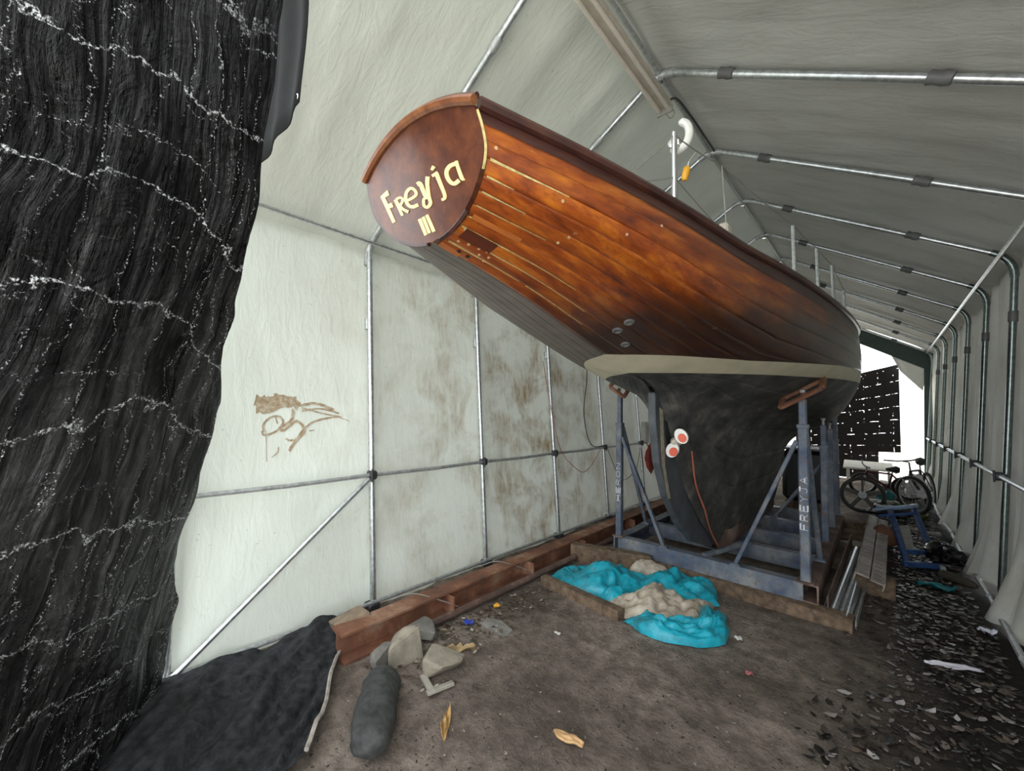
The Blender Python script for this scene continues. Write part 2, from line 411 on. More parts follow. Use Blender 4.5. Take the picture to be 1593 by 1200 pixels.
sheet('wall_right', lambda y,z: np.dstack([wr(y,z),y,np.maximum(z,.02+.05*fbm(y*1.7,z*0,2,35))]), ys, axis([(.0,ZE+.06,.06)]), M['fab_right'], 'grey sheeting wall hanging in vertical folds between posts')
def roofpt(y, s):        # s 0 left eave .. 1 ridge .. 2 right eave
    x = np.where(s<1, lerp(XLt-.036,XR_,s), lerp(XR_,XRt+.05,s-1)); z = np.where(s<1, lerp(ZE,ZR_,s), lerp(ZR_,ZE,s-1))+.036
    ph = ((y-Y0)/BAY)%1
    e = np.exp(-(np.minimum(s,2-s)/.10)**2)*.05+np.exp(-((s-1)/.05)**2)*.03
    d = .03*np.sin(np.pi*ph)*np.sin(np.pi*(s%1))+.016*fbm(y*3,s*2.2,3,41)+.007*fbm(y*9,s*5,3,45)
    return np.dstack([x,y,z-e+d])
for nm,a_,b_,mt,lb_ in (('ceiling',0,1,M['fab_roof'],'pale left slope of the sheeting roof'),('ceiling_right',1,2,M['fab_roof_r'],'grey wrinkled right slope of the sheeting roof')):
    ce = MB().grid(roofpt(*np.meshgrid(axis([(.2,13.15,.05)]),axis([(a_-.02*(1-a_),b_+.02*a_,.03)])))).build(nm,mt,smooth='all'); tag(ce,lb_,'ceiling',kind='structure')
sm = MB()
SMEAR= [([(0.876, 1.614), (0.942, 1.601), (1.009, 1.61)], 0.087), ([(0.885, 1.563), (0.957, 1.564), (1.08, 1.604), (1.152, 1.613)], 0.0725), ([(0.995, 1.632), (1.079, 1.627), (1.169, 1.582)], 0.0652), ([(0.932, 1.394), (0.935, 1.453), (0.987, 1.5), (1.042, 1.496), (1.058, 1.451), (1.006, 1.391), (0.939, 1.372), (0.925, 1.401)], 0.0145), ([(1.008, 1.497), (1.023, 1.451)], 0.0087), ([(1.125, 1.558), (1.114, 1.48), (1.046, 1.42), (1.068, 1.405), (1.144, 1.465), (1.19, 1.432), (1.2, 1.385), (1.136, 1.31), (1.103, 1.25)], 0.0203), ([(1.077, 1.343), (1.107, 1.327), (1.15, 1.34), (1.206, 1.416), (1.297, 1.471), (1.461, 1.502)], 0.0145), ([(1.169, 1.582), (1.291, 1.6), (1.424, 1.552)], 0.0203), ([(1.185, 1.543), (1.325, 1.56), (1.46, 1.527)], 0.0145), ([(1.184, 1.566), (1.326, 1.527), (1.478, 1.494)], 0.0116), ([(1.461, 1.494), (1.541, 1.464)], 0.0058), ([(1.238, 1.392), (1.276, 1.398)], 0.0072), ([(0.987, 1.214), (1.026, 1.248), (1.031, 1.285)], 0.0072), ([(0.948, 1.408), (0.956, 1.187)], 0.0043)]
for pts, wd in SMEAR:
    P = smoothpts([(p[0],p[1],0) for p in pts],7); n = len(P); Lr = []
    for i in range(n):
        d = P[min(i+1,n-1)]-P[max(i-1,0)]; d.normalize(); nn = Vector((-d.y,d.x,0))
        for k in (-1,0,1):
            q = P[i]+nn*(wd/2*k*(.75+.5*random.random())); Lr.append((float(wl(q.x,q.y))+.004,q.x,q.y))
    sm.add(Lr,[(3*i+k,3*i+k+1,3*i+k+4,3*i+k+3) for i in range(n-1) for k in (0,1)])
ms = NT('brown_smear'); cs_ = ms.coord()
ms.set(.8,0,ms.ramp(ms.noise(cs_,30,5,.7),[(.4,(.33,.23,.13)),(.65,(.55,.49,.38))]))
so = sm.build('smear',ms.m,bpy.data.objects['wall_left']); so['label'] = 'brown smeared scribble on the white sheeting'

fr = empty('shelter_frame',(XR_,FY(0),0),'galvanised tube arches, purlins and rails carrying the sheeting','frame')
def fillet(a,b,c,r,n=6):
    a,b,c = map(Vector,(a,b,c)); d1 = (a-b).normalized(); d2 = (c-b).normalized()
    p, q = b+d1*r, b+d2*r
    return [p*(1-t)**2+b*2*t*(1-t)+q*t*t for t in [k/n for k in range(n+1)]]
TR = .024
for i in range(NF):
    y = FY(i); yj = y+random.uniform(-.012,.012)
    A,B_,C_,D_,E_ = (XLb,yj,.0),(XLt,y,ZE),(XR_,y,ZR_),(XRt,y,ZE),(XRb,yj,.0)
    fe = fillet(A,B_,C_,.16); fr2 = fillet(B_,C_,D_,.13); fe2 = fillet(C_,D_,E_,.16)
    tubeobj('post',[A,fe[3]],TR,M['galv'],fr,10); tubeobj('rafter',fe[3:]+fr2[:4],TR,M['galv'],fr,10)
    tubeobj('rafter',fr2[3:]+fe2[:4],TR,M['galv'],fr,10); tubeobj('post',fe2[3:]+[Vector(E_)],TR,M['post_shaded'],fr,10)
    tubeobj('elbow',fe,TR+.005,M['galv_dull'],fr,10); tubeobj('elbow',fr2,TR+.005,M['galv_dull'],fr,10); tubeobj('elbow',fe2,TR+.005,M['post_shaded'],fr,10)
    for a,b,t in ((A,B_,.77),(B_,C_,.28),(B_,C_,.74),(C_,D_,.22),(C_,D_,.70),(D_,E_,.17)):
        a,b = Vector(a),Vector(b); d = (b-a).normalized(); p = a.lerp(b,t)+Vector((0,random.uniform(-.004,.004),0))
        if t in (.22,.70): MB().tube([p-d*.05,p-d*.045,p-d*.01,p+d*.02,p+d*.055,p+d*.06],[TR+.002,.036,.031,.037,.033,TR+.002],9).build('tape_wrap',M['tape'],fr,True)
        else: tubeobj('sleeve',[p-d*.045,p+d*.045],TR+.006,M['tape'] if t==.17 else M['galv_dull'],fr,10)
    for sx,zz in ((0,1.03),(1,1.085)):
        px = lerp(XLb,XLt,zz/ZE)+.03 if sx==0 else lerp(XRb,XRt,zz/ZE)-.03
        c = MB().box((px,y,zz),(.085,.06,.07),None,.2); c.tube([(px+.04*(1 if sx==0 else -1),y-.02,zz-.05),(px+.04*(1 if sx==0 else -1),y-.02,zz+.05)],.008,6); c.build('clamp',M['black_fit'],fr,True)
    for px in (XLb,XRb): MB().box((px,y,.02),(.10,.10,.06),None,.2).build('foot_clamp',M['black_fit'],fr,True)
    if i: MB().lathe((XR_,y,ZR_-.055),[(.0,-.03),(.022,-.028),(.026,0),(.016,.02)],10).build('ridge_bolt',M['chrome'],fr,True)
for i in range(NF-1):
    y0_,y1_ = FY(i),FY(i+1)
    tubeobj('ridge_purlin',[(XR_,y0_,ZR_-.03),(XR_,y1_,ZR_-.03)],.017,M['galv_dull'],fr)
    tubeobj('eave_purlin',[(XLt+.10,y0_,ZE+.02),(XLt+.10,y1_,ZE+.02)],.018,M['galv'],fr)
    tubeobj('eave_purlin',[(XRt-.10,y0_,ZE+.02),(XRt-.10,y1_,ZE+.02)],.018,M['galv'],fr)
    xl = lerp(XLb,XLt,1.03/ZE)+.035; xr = lerp(XRb,XRt,1.085/ZE)-.035
    tubeobj('side_rail',[(xl,y0_,1.03),(xl,(y0_+y1_)/2,1.022),(xl,y1_,1.03)],.016,M['galv_dull'],fr)
    tubeobj('side_rail',[(xr,y0_,1.085),(xr,y1_,1.085)],.019,M['galv'],fr)
    tubeobj('base_rail',[(XLb+.02,y0_,.05),(XLb+.02,y1_,.05)],.016,M['galv_dull'],fr)
    tubeobj('base_rail',[(XRb-.06-.02*(i%2),y0_+.02,.045),(XRb-.08+.02*(i%2),y1_-.03,.04)],.021,M['galv_dull'],fr)
tubeobj('brace',[(-2.96,FY(0)+.02,.05),(-3.06,FY(1)-.03,1.0)],.018,M['galv'],fr,10)

# far end: gable sheeting, green border, perforated tarp, flap
E_y = 13.1
bw = MB()
bw.prism([(XRt+.05,E_y,0),(XRt-.20,E_y,0),(XRt-.14,E_y,2.66),(XR_,E_y,3.86),(XLt+.14,E_y,2.66),(XLb+.2,E_y,0),(XLb-.06,E_y,0),(XLt-.04,E_y,ZE),(XR_,E_y,ZR_+.02),(XRt+.05,E_y,ZE)],(0,.02,0))
tag(bw.build('trim_1',M['green_band']),'dark green border around the far opening','trim',kind='structure')
Ug,Vg = np.meshgrid(np.linspace(0,1,26),np.linspace(0,1,26))
def quadpatch(a,b,c,d,amp,seed,sc=3):
    a,b,c,d = [np.array(p,float) for p in (a,b,c,d)]
    P = (a*((1-Ug)*(1-Vg))[...,None]+b*(Ug*(1-Vg))[...,None]+c*(Ug*Vg)[...,None]+d*((1-Ug)*Vg)[...,None])
    P[...,1] += amp*fbm(Ug*sc*2,Vg*sc*.5,3,seed); return P
gb = MB(); gb.grid(quadpatch((.05,E_y+.04,3.42),(.86,E_y+.04,3.0),(.72,E_y+.04,2.15),(.36,E_y+.04,2.62),.02,51)); gb.grid(quadpatch((-3.3,E_y+.04,2.9),(-1.2,E_y+.04,4.1),(-1.2,E_y+.04,2.4),(-3.25,E_y+.04,2.2),.02,52))
tag(gb.build('wall_back',M['fab_right'],smooth='all'),'torn pale sheeting across the far gable','wall',kind='structure')
def tarpuv(P,su,sv): return np.dstack([Ug*su,Vg*sv]).reshape(-1,2)
ft = empty('tarp_curtain',(-.3,E_y+.12,0),'perforated black tarp hanging across the bright far opening','tarp')
P = quadpatch((-1.7,E_y+.12,2.25),(.34,E_y+.12,2.80),(.33,E_y+.12,.71),(-1.7,E_y+.12,.62),.04,53)
MB().grid(P).build('upper_sheet',M['fartarp'],ft,'all',tarpuv(P,2.0,2.05))
P = quadpatch((-1.7,E_y+.14,.66),(-.06,E_y+.14,.70),(-.07,E_y+.14,.012),(-1.7,E_y+.14,.012),.03,54)
MB().grid(P).build('lower_sheet',M['fartarp'],ft,'all',tarpuv(P,1.6,.6))
cl = NT('clear_plastic'); cl.set(.15,0,(.7,.76,.82)); cl.b.inputs['Transmission Weight'].default_value = .8; cl.b.inputs['IOR'].default_value = 1.05
P = quadpatch((.44,E_y+.25,2.45),(.78,E_y+.25,2.45),(.74,E_y+.25,1.25),(.50,E_y+.25,1.35),.05,55)
MB().grid(P).build('clear_panel',cl.m,bpy.data.objects['wall_back'],'all')['label'] = 'clear crumpled plastic panel'

# ------------------------------------------------------------------ the boat
BC = -1.235
boat = empty('sailing_boat',(BC,4.2,.3),'varnished wooden sailing boat with long counter stern, propped on blue cradle','boat')
ST = [
 (.81,[(.33,2.53),(.34,2.465),(.335,2.405),(.30,2.35),(.225,2.285),(.115,2.237),(0,2.217)]),
 (1.25,[(.46,2.515),(.485,2.435),(.49,2.365),(.455,2.305),(.355,2.25),(.185,2.185),(0,2.145)]),
 (1.6,[(.545,2.505),(.575,2.41),(.585,2.33),(.555,2.26),(.445,2.195),(.23,2.12),(0,2.075)]),
 (2.0,[(.62,2.5),(.652,2.39),(.662,2.295),(.63,2.205),(.51,2.12),(.26,2.03),(0,1.975)]),
 (2.5,[(.70,2.495),(.735,2.37),(.748,2.25),(.715,2.135),(.58,2.025),(.29,1.915),(0,1.85)]),
 (2.9,[(.785,2.49),(.82,2.35),(.832,2.21),(.79,2.08),(.64,1.96),(.28,1.82),(.02,1.72)]),
 (3.3,[(.855,2.49),(.89,2.32),(.90,2.13),(.86,2.02),(.67,1.89),(.20,1.64),(.035,1.12)]),
 (3.8,[(.93,2.485),(.965,2.31),(.98,2.11),(.93,1.965),(.72,1.83),(.24,1.50),(.05,.62)]),
 (4.3,[(.99,2.485),(1.025,2.3),(1.04,2.1),(.99,1.925),(.77,1.78),(.28,1.42),(.075,.335)]),
 (5.0,[(1.05,2.49),(1.08,2.3),(1.09,2.1),(1.04,1.9),(.82,1.68),(.35,1.37),(.13,.315)]),
 (5.7,[(1.07,2.5),(1.09,2.31),(1.095,2.12),(1.05,1.86),(.84,1.55),(.38,1.27),(.14,.32)]),
 (6.5,[(1.02,2.53),(1.03,2.34),(1.03,2.14),(.98,1.90),(.76,1.52),(.30,1.17),(.12,.36)]),
 (7.3,[(.88,2.57),(.86,2.37),(.83,2.16),(.76,1.95),(.55,1.62),(.2,1.2),(.08,.6)]),
 (8.1,[(.63,2.63),(.58,2.43),(.53,2.21),(.45,2.0),(.3,1.7),(.12,1.36),(.04,1.05)]),
 (8.8,[(.33,2.69),(.28,2.5),(.24,2.29),(.19,2.1),(.12,1.9),(.06,1.72),(.02,1.55)]),
 (9.4,[(.03,2.75),(.025,2.6),(.02,2.45),(.018,2.35),(.015,2.25),(.012,2.2),(.01,2.15)])]
SY = np.array([s[0] for s in ST]); SP = np.array([s[1] for s in ST])
def herm(xs, P, x):
    m = np.gradient(P, xs, axis=0)
    i = int(np.clip(np.searchsorted(xs,x)-1,0,len(xs)-2)); h = xs[i+1]-xs[i]; t = (x-xs[i])/h
    return (2*t**3-3*t*t+1)*P[i]+(t**3-2*t*t+t)*h*m[i]+(-2*t**3+3*t*t)*P[i+1]+(t**3-t*t)*h*m[i+1]
def section(y):          # dense polyline (half breadth, z) from sheer down, with arc fraction
    C = herm(SY,SP,y); out = []
    Q = np.vstack([2*C[0]-C[1],C,2*C[-1]-C[-2]])
    for i in range(1,7):
        a,b,c,d = Q[i-1:i+3]
        for t in np.linspace(0,1,10,endpoint=False): out.append(.5*((2*b)+(c-a)*t+(2*a-5*b+4*c-d)*t*t+(3*b-a-3*c+d)*t**3))
    out.append(C[-1]); out = np.array(out); out[:,0] = np.maximum(out[:,0],0)
    s = np.concatenate([[0],np.cumsum(np.hypot(*np.diff(out,axis=0).T))]); return out, s/s[-1], s[-1]
YC = axis([(.81,1.8,.06),(1.8,2.9,.02),(2.9,5,.08),(5,9.4,.16)])
SEC = [section(y) for y in YC]
YSPL = 1.98
def ztop(y): return 1.932+.042*max(0,y-3)
def zbot(y): return 1.847+.026*(y-2.6)
def shear(y, z): return y+(2.53-z)*.33*min(1,max(0,(1.7-y)/.89))
def v_at_z(sec, z):
    P, v, L = sec
    k = np.where(P[:,1] < z)[0]
    if len(k) == 0: return 1.0
    k = k[0]
    if k == 0: return 0.
    t = (P[k-1,1]-z)/(P[k-1,1]-P[k,1]); return v[k-1]+(v[k]-v[k-1])*t
A1, A2 = [], []
for y, s in zip(YC,SEC):
    A1.append(min(v_at_z(s,ztop(y)),.9995)); A2.append(v_at_z(s,zbot(y)))
A1 = np.array(A1); A2 = np.maximum(np.array(A2),A1+.0004)
def surf(cols, v0, v1, fr_, off, inset=0.):   # cols: indices; v0,v1 arrays; fr_: row fractions; off: outward offsets
    rows = []
    for f, o in zip(fr_,off):
        pts = []
        for c in cols:
            P, v, L = SEC[c]; vv = lerp(v0[c],v1[c],f); x = np.interp(vv,v,P[:,0]); z = np.interp(vv,v,P[:,1])
            e = .004; x2 = np.interp(min(vv+e,1),v,P[:,0])-np.interp(max(vv-e,0),v,P[:,0]); z2 = np.interp(min(vv+e,1),v,P[:,1])-np.interp(max(vv-e,0),v,P[:,1])
            l = math.hypot(x2,z2) or 1; nx, nz = -z2/l, x2/l
            pts.append((BC+x+nx*o, shear(YC[c],z), z+nz*o))
        rows.append(pts)
    return np.array(rows)
ALLC = list(range(len(YC)))
def strake(name, v0, v1, mat, cols=ALLC, rows=6, groove=.0035, edge=.03, port=None):
    f = np.concatenate([[0,edge],np.linspace(edge,1-edge,rows)[1:-1],[1-edge,1]]); off = np.zeros(len(f)); off[0] = off[-1] = -groove
    o = MB().grid(surf(cols,v0,v1,f,off)).build(name,mat,boat,'all')
    p = link(name,o.data,None,boat); p.scale.x = -1
    if port: p.material_slots[0].link = 'OBJECT'; p.material_slots[0].material = port
    return o, p
one = np.ones(len(YC)); zero = one*0
BAND = .10

NS = 10
LG = []                  # girth over which the planks are lined off; they run out under the stripe
for y, s in zip(YC,SEC):
    ye = min(y,2.9); Lq = section(ye)[2]; LG.append((Lq+.10*(1-math.exp(-(y-ye))))*(1 if y < 6 else 1-.13*(y-6)))
LV = np.array(LG)/np.array([s[2] for s in SEC])
V0B = np.minimum(LV*.085,A1)
for k in range(NS):
    va = np.minimum(V0B+(LV-V0B)*k/NS,A1); vb = np.minimum(V0B+(LV-V0B)*(k+1)/NS,A1)
    if k == NS-1: vb = A1
    cols = [c for c in ALLC if vb[c]-va[c] > 2e-4]
    cut = next((i for i in range(1,len(cols)) if cols[i] != cols[i-1]+1),len(cols)); cols = cols[:cut]
    if cols[-1] < len(YC)-1: cols.append(cols[-1]+1)
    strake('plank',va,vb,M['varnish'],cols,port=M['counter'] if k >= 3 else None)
strake('sheer_strake',zero,V0B,M['varnish_band'])
cs2 = [c for c in ALLC if A1[c] < .999]
if cs2[0] > 0: cs2 = [cs2[0]-1]+cs2
strake('boot_stripe',A1,A2,M['boot'],cs2,6,.0,.01)
cb = [c for c in ALLC if A2[c] < .998]; cb = [cb[0]-1]+cb
NBP = 7
for k in range(NBP): strake('bottom_plank',A2+(1-A2)*k/NBP,A2+(1-A2)*(k+1)/NBP,M['bottom'],cb,7,.003,.03)
# keel and deadwood below the planking
kp = [(3.0,1.69),(3.05,1.52),(3.16,1.40),(3.42,1.08),(3.8,.70),(4.22,.325),(5.0,.30),(5.8,.30),(6.45,.34),(7.2,.6),(8.0,1.03),(8.7,1.5),(9.38,2.2),(9.44,2.76),(9.36,2.74),(9.2,2.3),(8.5,1.6),(7.8,1.25),(6.8,.9),(5.8,.62),(5.0,.62),(4.4,.75),(3.9,1.1),(3.5,1.45)]
k2 = MB(); n = len(kp)
def kw(y,z): return (.022 if y < 3.9 else .022+.05*min(1,(y-3.9)/.4) if y < 5.5 else max(.02,.075*(7.6-y)/2.1))
V = [(BC+s_*kw(*p),p[0],p[1]) for s_ in (-1,1) for p in kp]
k2.add(V,[tuple(range(n))[::-1],tuple(range(n,2*n))]+[(i,(i+1)%n,(i+1)%n+n,i+n) for i in range(n)]).build('keel',M['bottom'],boat)
kb = MB(); kb.grid(np.array([[(BC+s_*(.06 if y < 4.3 else .135),y,z_) for s_,z_ in ((-1,.46),(-1.05,.36),(-.9,.292),(.9,.292),(1.05,.36),(1,.46))] for y in np.linspace(4.22,6.5,12)])).build('ballast_shoe',M['rust_dark'],boat,True)
rp = [(2.86,1.73),(2.87,1.5),(2.94,1.21),(3.08,.95),(3.34,.69),(3.65,.48),(4.18,.315),(4.2,.36),(3.8,.70),(3.42,1.06),(3.30,1.2),(3.15,1.25),(3.06,1.40),(3.04,1.55),(3.05,1.73)]
V = [(BC+s_*.03,p[0],p[1]) for s_ in (-1,1) for p in rp]; n = len(rp)
mr = plain('rudder_paint',(.06,.068,.078),.6,0,.4,7,.2)
rd = MB().add(V,[tuple(range(n))[::-1],tuple(range(n,2*n))]+[(i,(i+1)%n,(i+1)%n+n,i+n) for i in range(n)]).build('rudder',mr,boat)
bv = rd.modifiers.new('bevel','BEVEL'); bv.width = .012; bv.segments = 2
MB().prism([(BC+.032,2.93,1.62),(BC+.032,2.99,1.60),(BC+.032,3.03,1.18),(BC+.032,3.14,.93),(BC+.032,3.09,.93),(BC+.032,2.97,1.2)],(.002,0,0)).build('worn_patch',plain('bare_rudder_wood',(.3,.27,.2),.8,0,.4,20),rd)
# folding propeller, blades folded aft
PX, PYp, PZp = BC+.105, 3.12, 1.365
pr = MB().lathe((PX-.02,PYp,PZp),[(.012,-.07),(.03,-.05),(.036,0),(.03,.05),(.02,.12)],12,'y').build('propeller',plain('pale_bronze',(.62,.58,.48),.5,0,.2),boat,True)
red_ = plain('orange_red_paint',(.68,.10,.05),.5,0,.15)
for cx, cz, ang in ((.035,.045,.5),(-.03,-.062,-.35)):
    def el(rx,rz,o): return [(PX+cx+rx*math.cos(t)*math.cos(ang)-rz*math.sin(t)*math.sin(ang),PYp-.06+o+.25*rx*math.cos(t),PZp+cz+rx*math.cos(t)*math.sin(ang)+rz*math.sin(t)*math.cos(ang)) for t in np.linspace(0,2*math.pi,18,endpoint=False)]
    MB().prism(el(.042,.058,0),(0,.02,0)).build('blade',M['white'],pr,True)
    q = [(p[0]+.010,p[1]-.004,p[2]-.012) for p in el(.028,.034,0)]
    b_ = MB().prism(q,(0,.01,0)).build('blade_tip',red_,pr,True); b_['label'] = 'orange red painted blade tip'
MB().prism([(BC+.036,3.02,1.52),(BC+.036,3.20,1.50),(BC+.036,3.28,1.30),(BC+.036,3.20,1.22),(BC+.036,3.10,1.30)],(.003,0,0)).build('aperture',M['black_plastic'],boat)
# transom
tp = []
P0, v0_, _ = SEC[0]
outl = [(-P0[i,0],P0[i,1]) for i in range(0,len(P0),3)]+[(P0[i,0],P0[i,1]) for i in range(len(P0)-4,-1,-3)]
topc = [(x,2.53+.075*(1-(x/.335)**2)) for x in np.linspace(.335,-.335,13)][1:-1]
full = [(BC+x,shear(.81,z)+.002,z) for x,z in outl+topc]
trm = MB().prism(full,(0,-.022,0)).build('transom',M['transom'],boat)
LETTERS={'F':[('p',[(-0.2556,2.4483),(-0.23,2.4469),(-0.1951,2.3393),(-0.2168,2.339)]),('p',[(-0.2556,2.4483),(-0.2433,2.4503),(-0.1987,2.4554),(-0.1952,2.4362),(-0.2385,2.4374)]),('p',[(-0.235,2.4101),(-0.1913,2.4071),(-0.1853,2.3899),(-0.2264,2.3947)])],'R':[('p',[(-0.1729,2.4113),(-0.1504,2.4087),(-0.1342,2.3461),(-0.1495,2.3469)]),('r',[(-0.1552,2.4045),(-0.1451,2.4043),(-0.1356,2.4042),(-0.1298,2.4035),(-0.1272,2.4022),(-0.1247,2.4),(-0.1238,2.398),(-0.1249,2.3957),(-0.1285,2.3926),(-0.1329,2.3903),(-0.1375,2.3895),(-0.1441,2.3893),(-0.1517,2.3891),(-0.1466,2.3807),(-0.1389,2.3809),(-0.1308,2.3812),(-0.1229,2.3828),(-0.1163,2.3862),(-0.1114,2.3905),(-0.1092,2.3955),(-0.1117,2.4012),(-0.1178,2.4066),(-0.1273,2.4109),(-0.1385,2.4126),(-0.1493,2.4128),(-0.1595,2.413)]),('r',[(-0.1511,2.3875),(-0.1462,2.38),(-0.141,2.3723),(-0.1339,2.3642),(-0.1245,2.3569),(-0.1144,2.3506),(-0.1045,2.3444),(-0.0931,2.3504),(-0.1033,2.3564),(-0.1128,2.3619),(-0.1206,2.3674),(-0.1267,2.3738),(-0.132,2.381),(-0.1375,2.3884)])],'e':[('r',[(-0.0883,2.3809),(-0.0772,2.3801),(-0.0657,2.3793),(-0.0543,2.3792),(-0.0431,2.3797),(-0.0318,2.3809),(-0.0228,2.3848),(-0.0206,2.3918),(-0.0231,2.3995),(-0.0278,2.4066),(-0.0347,2.4126),(-0.0442,2.4179),(-0.0561,2.4212),(-0.0682,2.4216),(-0.08,2.42),(-0.0906,2.4163),(-0.0984,2.4106),(-0.1044,2.4033),(-0.1079,2.3953),(-0.1083,2.3869),(-0.1058,2.3781),(-0.1005,2.3695),(-0.0919,2.362),(-0.0809,2.3556),(-0.0678,2.3506),(-0.0541,2.3482),(-0.0416,2.3477),(-0.0299,2.3473),(-0.0346,2.3593),(-0.0462,2.3597),(-0.0565,2.36),(-0.0639,2.3611),(-0.0711,2.3638),(-0.0779,2.3677),(-0.083,2.372),(-0.0866,2.3777),(-0.0886,2.3843),(-0.0886,2.3906),(-0.086,2.397),(-0.0814,2.403),(-0.0759,2.4073),(-0.0688,2.4099),(-0.0607,2.4112),(-0.0547,2.4113),(-0.0504,2.4101),(-0.0458,2.4076),(-0.042,2.4044),(-0.0386,2.3997),(-0.0367,2.3943),(-0.0371,2.3913),(-0.0411,2.3898),(-0.0496,2.3889),(-0.0595,2.3884),(-0.0694,2.3884),(-0.0801,2.3891),(-0.0912,2.3898)])],'y':[('r',[(-0.008,2.4081),(-0.0019,2.4082),(-0.0003,2.4089),(-0.0045,2.4112),(-0.0029,2.4076),(-0.0009,2.3993),(0.0018,2.3892),(0.0053,2.3789),(0.009,2.368),(0.0129,2.3568),(0.034,2.3556),(0.0305,2.3667),(0.027,2.3775),(0.0239,2.3873),(0.0216,2.3969),(0.0195,2.406),(0.0148,2.4148),(0.0005,2.4221),(-0.01,2.4226),(-0.0161,2.4227)]),('r',[(0.0439,2.4234),(0.0404,2.4166),(0.0367,2.4095),(0.0334,2.4004),(0.031,2.3887),(0.0291,2.3756),(0.028,2.3633),(0.0289,2.3537),(0.0306,2.3464),(0.0303,2.3417),(0.0268,2.3385),(0.0212,2.336),(0.0172,2.3353),(0.0151,2.3358),(0.0111,2.3378),(0.0084,2.3403),(0.0079,2.3448),(0.0093,2.3512),(0.0115,2.3559),(0.0127,2.3569),(0.0152,2.357),(0.0195,2.3575),(0.0141,2.3653),(0.0096,2.3651),(0.0036,2.3645),(-0.0018,2.3614),(-0.0053,2.3553),(-0.0074,2.3478),(-0.0067,2.3403),(-0.0005,2.3332),(0.009,2.3279),(0.0206,2.3252),(0.0315,2.3264),(0.0407,2.3301),(0.0473,2.3359),(0.0486,2.3436),(0.0473,2.3513),(0.0468,2.3598),(0.0482,2.3712),(0.0504,2.3838),(0.053,2.3948),(0.0563,2.4028),(0.0601,2.4093),(0.0639,2.416)])],'j':[('r',[(0.081,2.4087),(0.1128,2.4093),(0.1075,2.4187),(0.0756,2.4182)]),('r',[(0.092,2.4147),(0.0954,2.4032),(0.0989,2.3917),(0.1025,2.3794),(0.1067,2.3659),(0.1109,2.3522),(0.1134,2.3415),(0.1134,2.3366),(0.1126,2.335),(0.1113,2.334),(0.1095,2.3334),(0.1056,2.3335),(0.1003,2.3336),(0.1026,2.3255),(0.1081,2.3249),(0.1146,2.3244),(0.1211,2.3255),(0.1261,2.328),(0.1294,2.3322),(0.1302,2.3392),(0.1282,2.3506),(0.1246,2.3644),(0.1211,2.3777),(0.1182,2.3898),(0.1154,2.4012),(0.1126,2.4125)]),('r',[(0.0866,2.4271),(0.1052,2.4318),(0.0923,2.4421),(0.0779,2.4339)])],'a':[('r',[(0.2049,2.4142),(0.195,2.4155),(0.1842,2.4169),(0.1728,2.4171),(0.1628,2.4153),(0.1541,2.4121),(0.1473,2.4074),(0.1434,2.4015),(0.1421,2.3948),(0.1427,2.3876),(0.1453,2.3799),(0.1496,2.3719),(0.1555,2.3645),(0.1628,2.3584),(0.1718,2.3533),(0.1829,2.3499),(0.1937,2.3496),(0.2025,2.3511),(0.2106,2.3525),(0.2014,2.3642),(0.1932,2.3628),(0.1862,2.3616),(0.182,2.3616),(0.1787,2.3628),(0.1747,2.3651),(0.1708,2.3684),(0.1669,2.3734),(0.1636,2.3795),(0.1617,2.3853),(0.1612,2.3905),(0.162,2.3951),(0.1642,2.3986),(0.1685,2.4015),(0.1745,2.4038),(0.1809,2.405),(0.1884,2.4049),(0.1977,2.4037),(0.2076,2.4025)]),('r',[(0.2041,2.4158),(0.2042,2.4089),(0.2043,2.4019),(0.2051,2.3933),(0.2071,2.382),(0.2097,2.3694),(0.2127,2.3591),(0.2197,2.3517),(0.2304,2.3499),(0.2336,2.3498),(0.2262,2.3628),(0.2234,2.3624),(0.2282,2.3603),(0.2295,2.3592),(0.2264,2.3678),(0.2232,2.38),(0.2207,2.3911),(0.2192,2.3993),(0.2184,2.4061),(0.2176,2.4131)])],'I1':[('p',[(-0.0535,2.3077),(-0.0328,2.3077),(-0.0183,2.2474),(-0.0358,2.2467)])],'I2':[('p',[(-0.0284,2.3079),(-0.0117,2.3082),(0.004,2.2487),(-0.0126,2.2479)])],'I3':[('p',[(-0.0061,2.3086),(0.0115,2.3089),(0.0317,2.2469),(0.0137,2.2462)])]}
for k, polys in LETTERS.items():
    lm = MB()
    for pi_, (kind, p) in enumerate(polys):
        if kind == 'p': lm.prism([(BC+a,shear(.81,z)-.0205-.0004*pi_,z) for a,z in p],(0,-.0025,0))
        else:
            n = len(p)//2
            for i in range(n-1):
                q = [p[i],p[i+1],p[2*n-2-i],p[2*n-1-i]]; lm.prism([(BC+a,shear(.81,z)-.0205-.0004*pi_,z) for a,z in q],(0,-.0025-.0002*(i%2),0))
    lm.build('numeral' if k[0]=='I' else 'letter',M['cream'],trm)
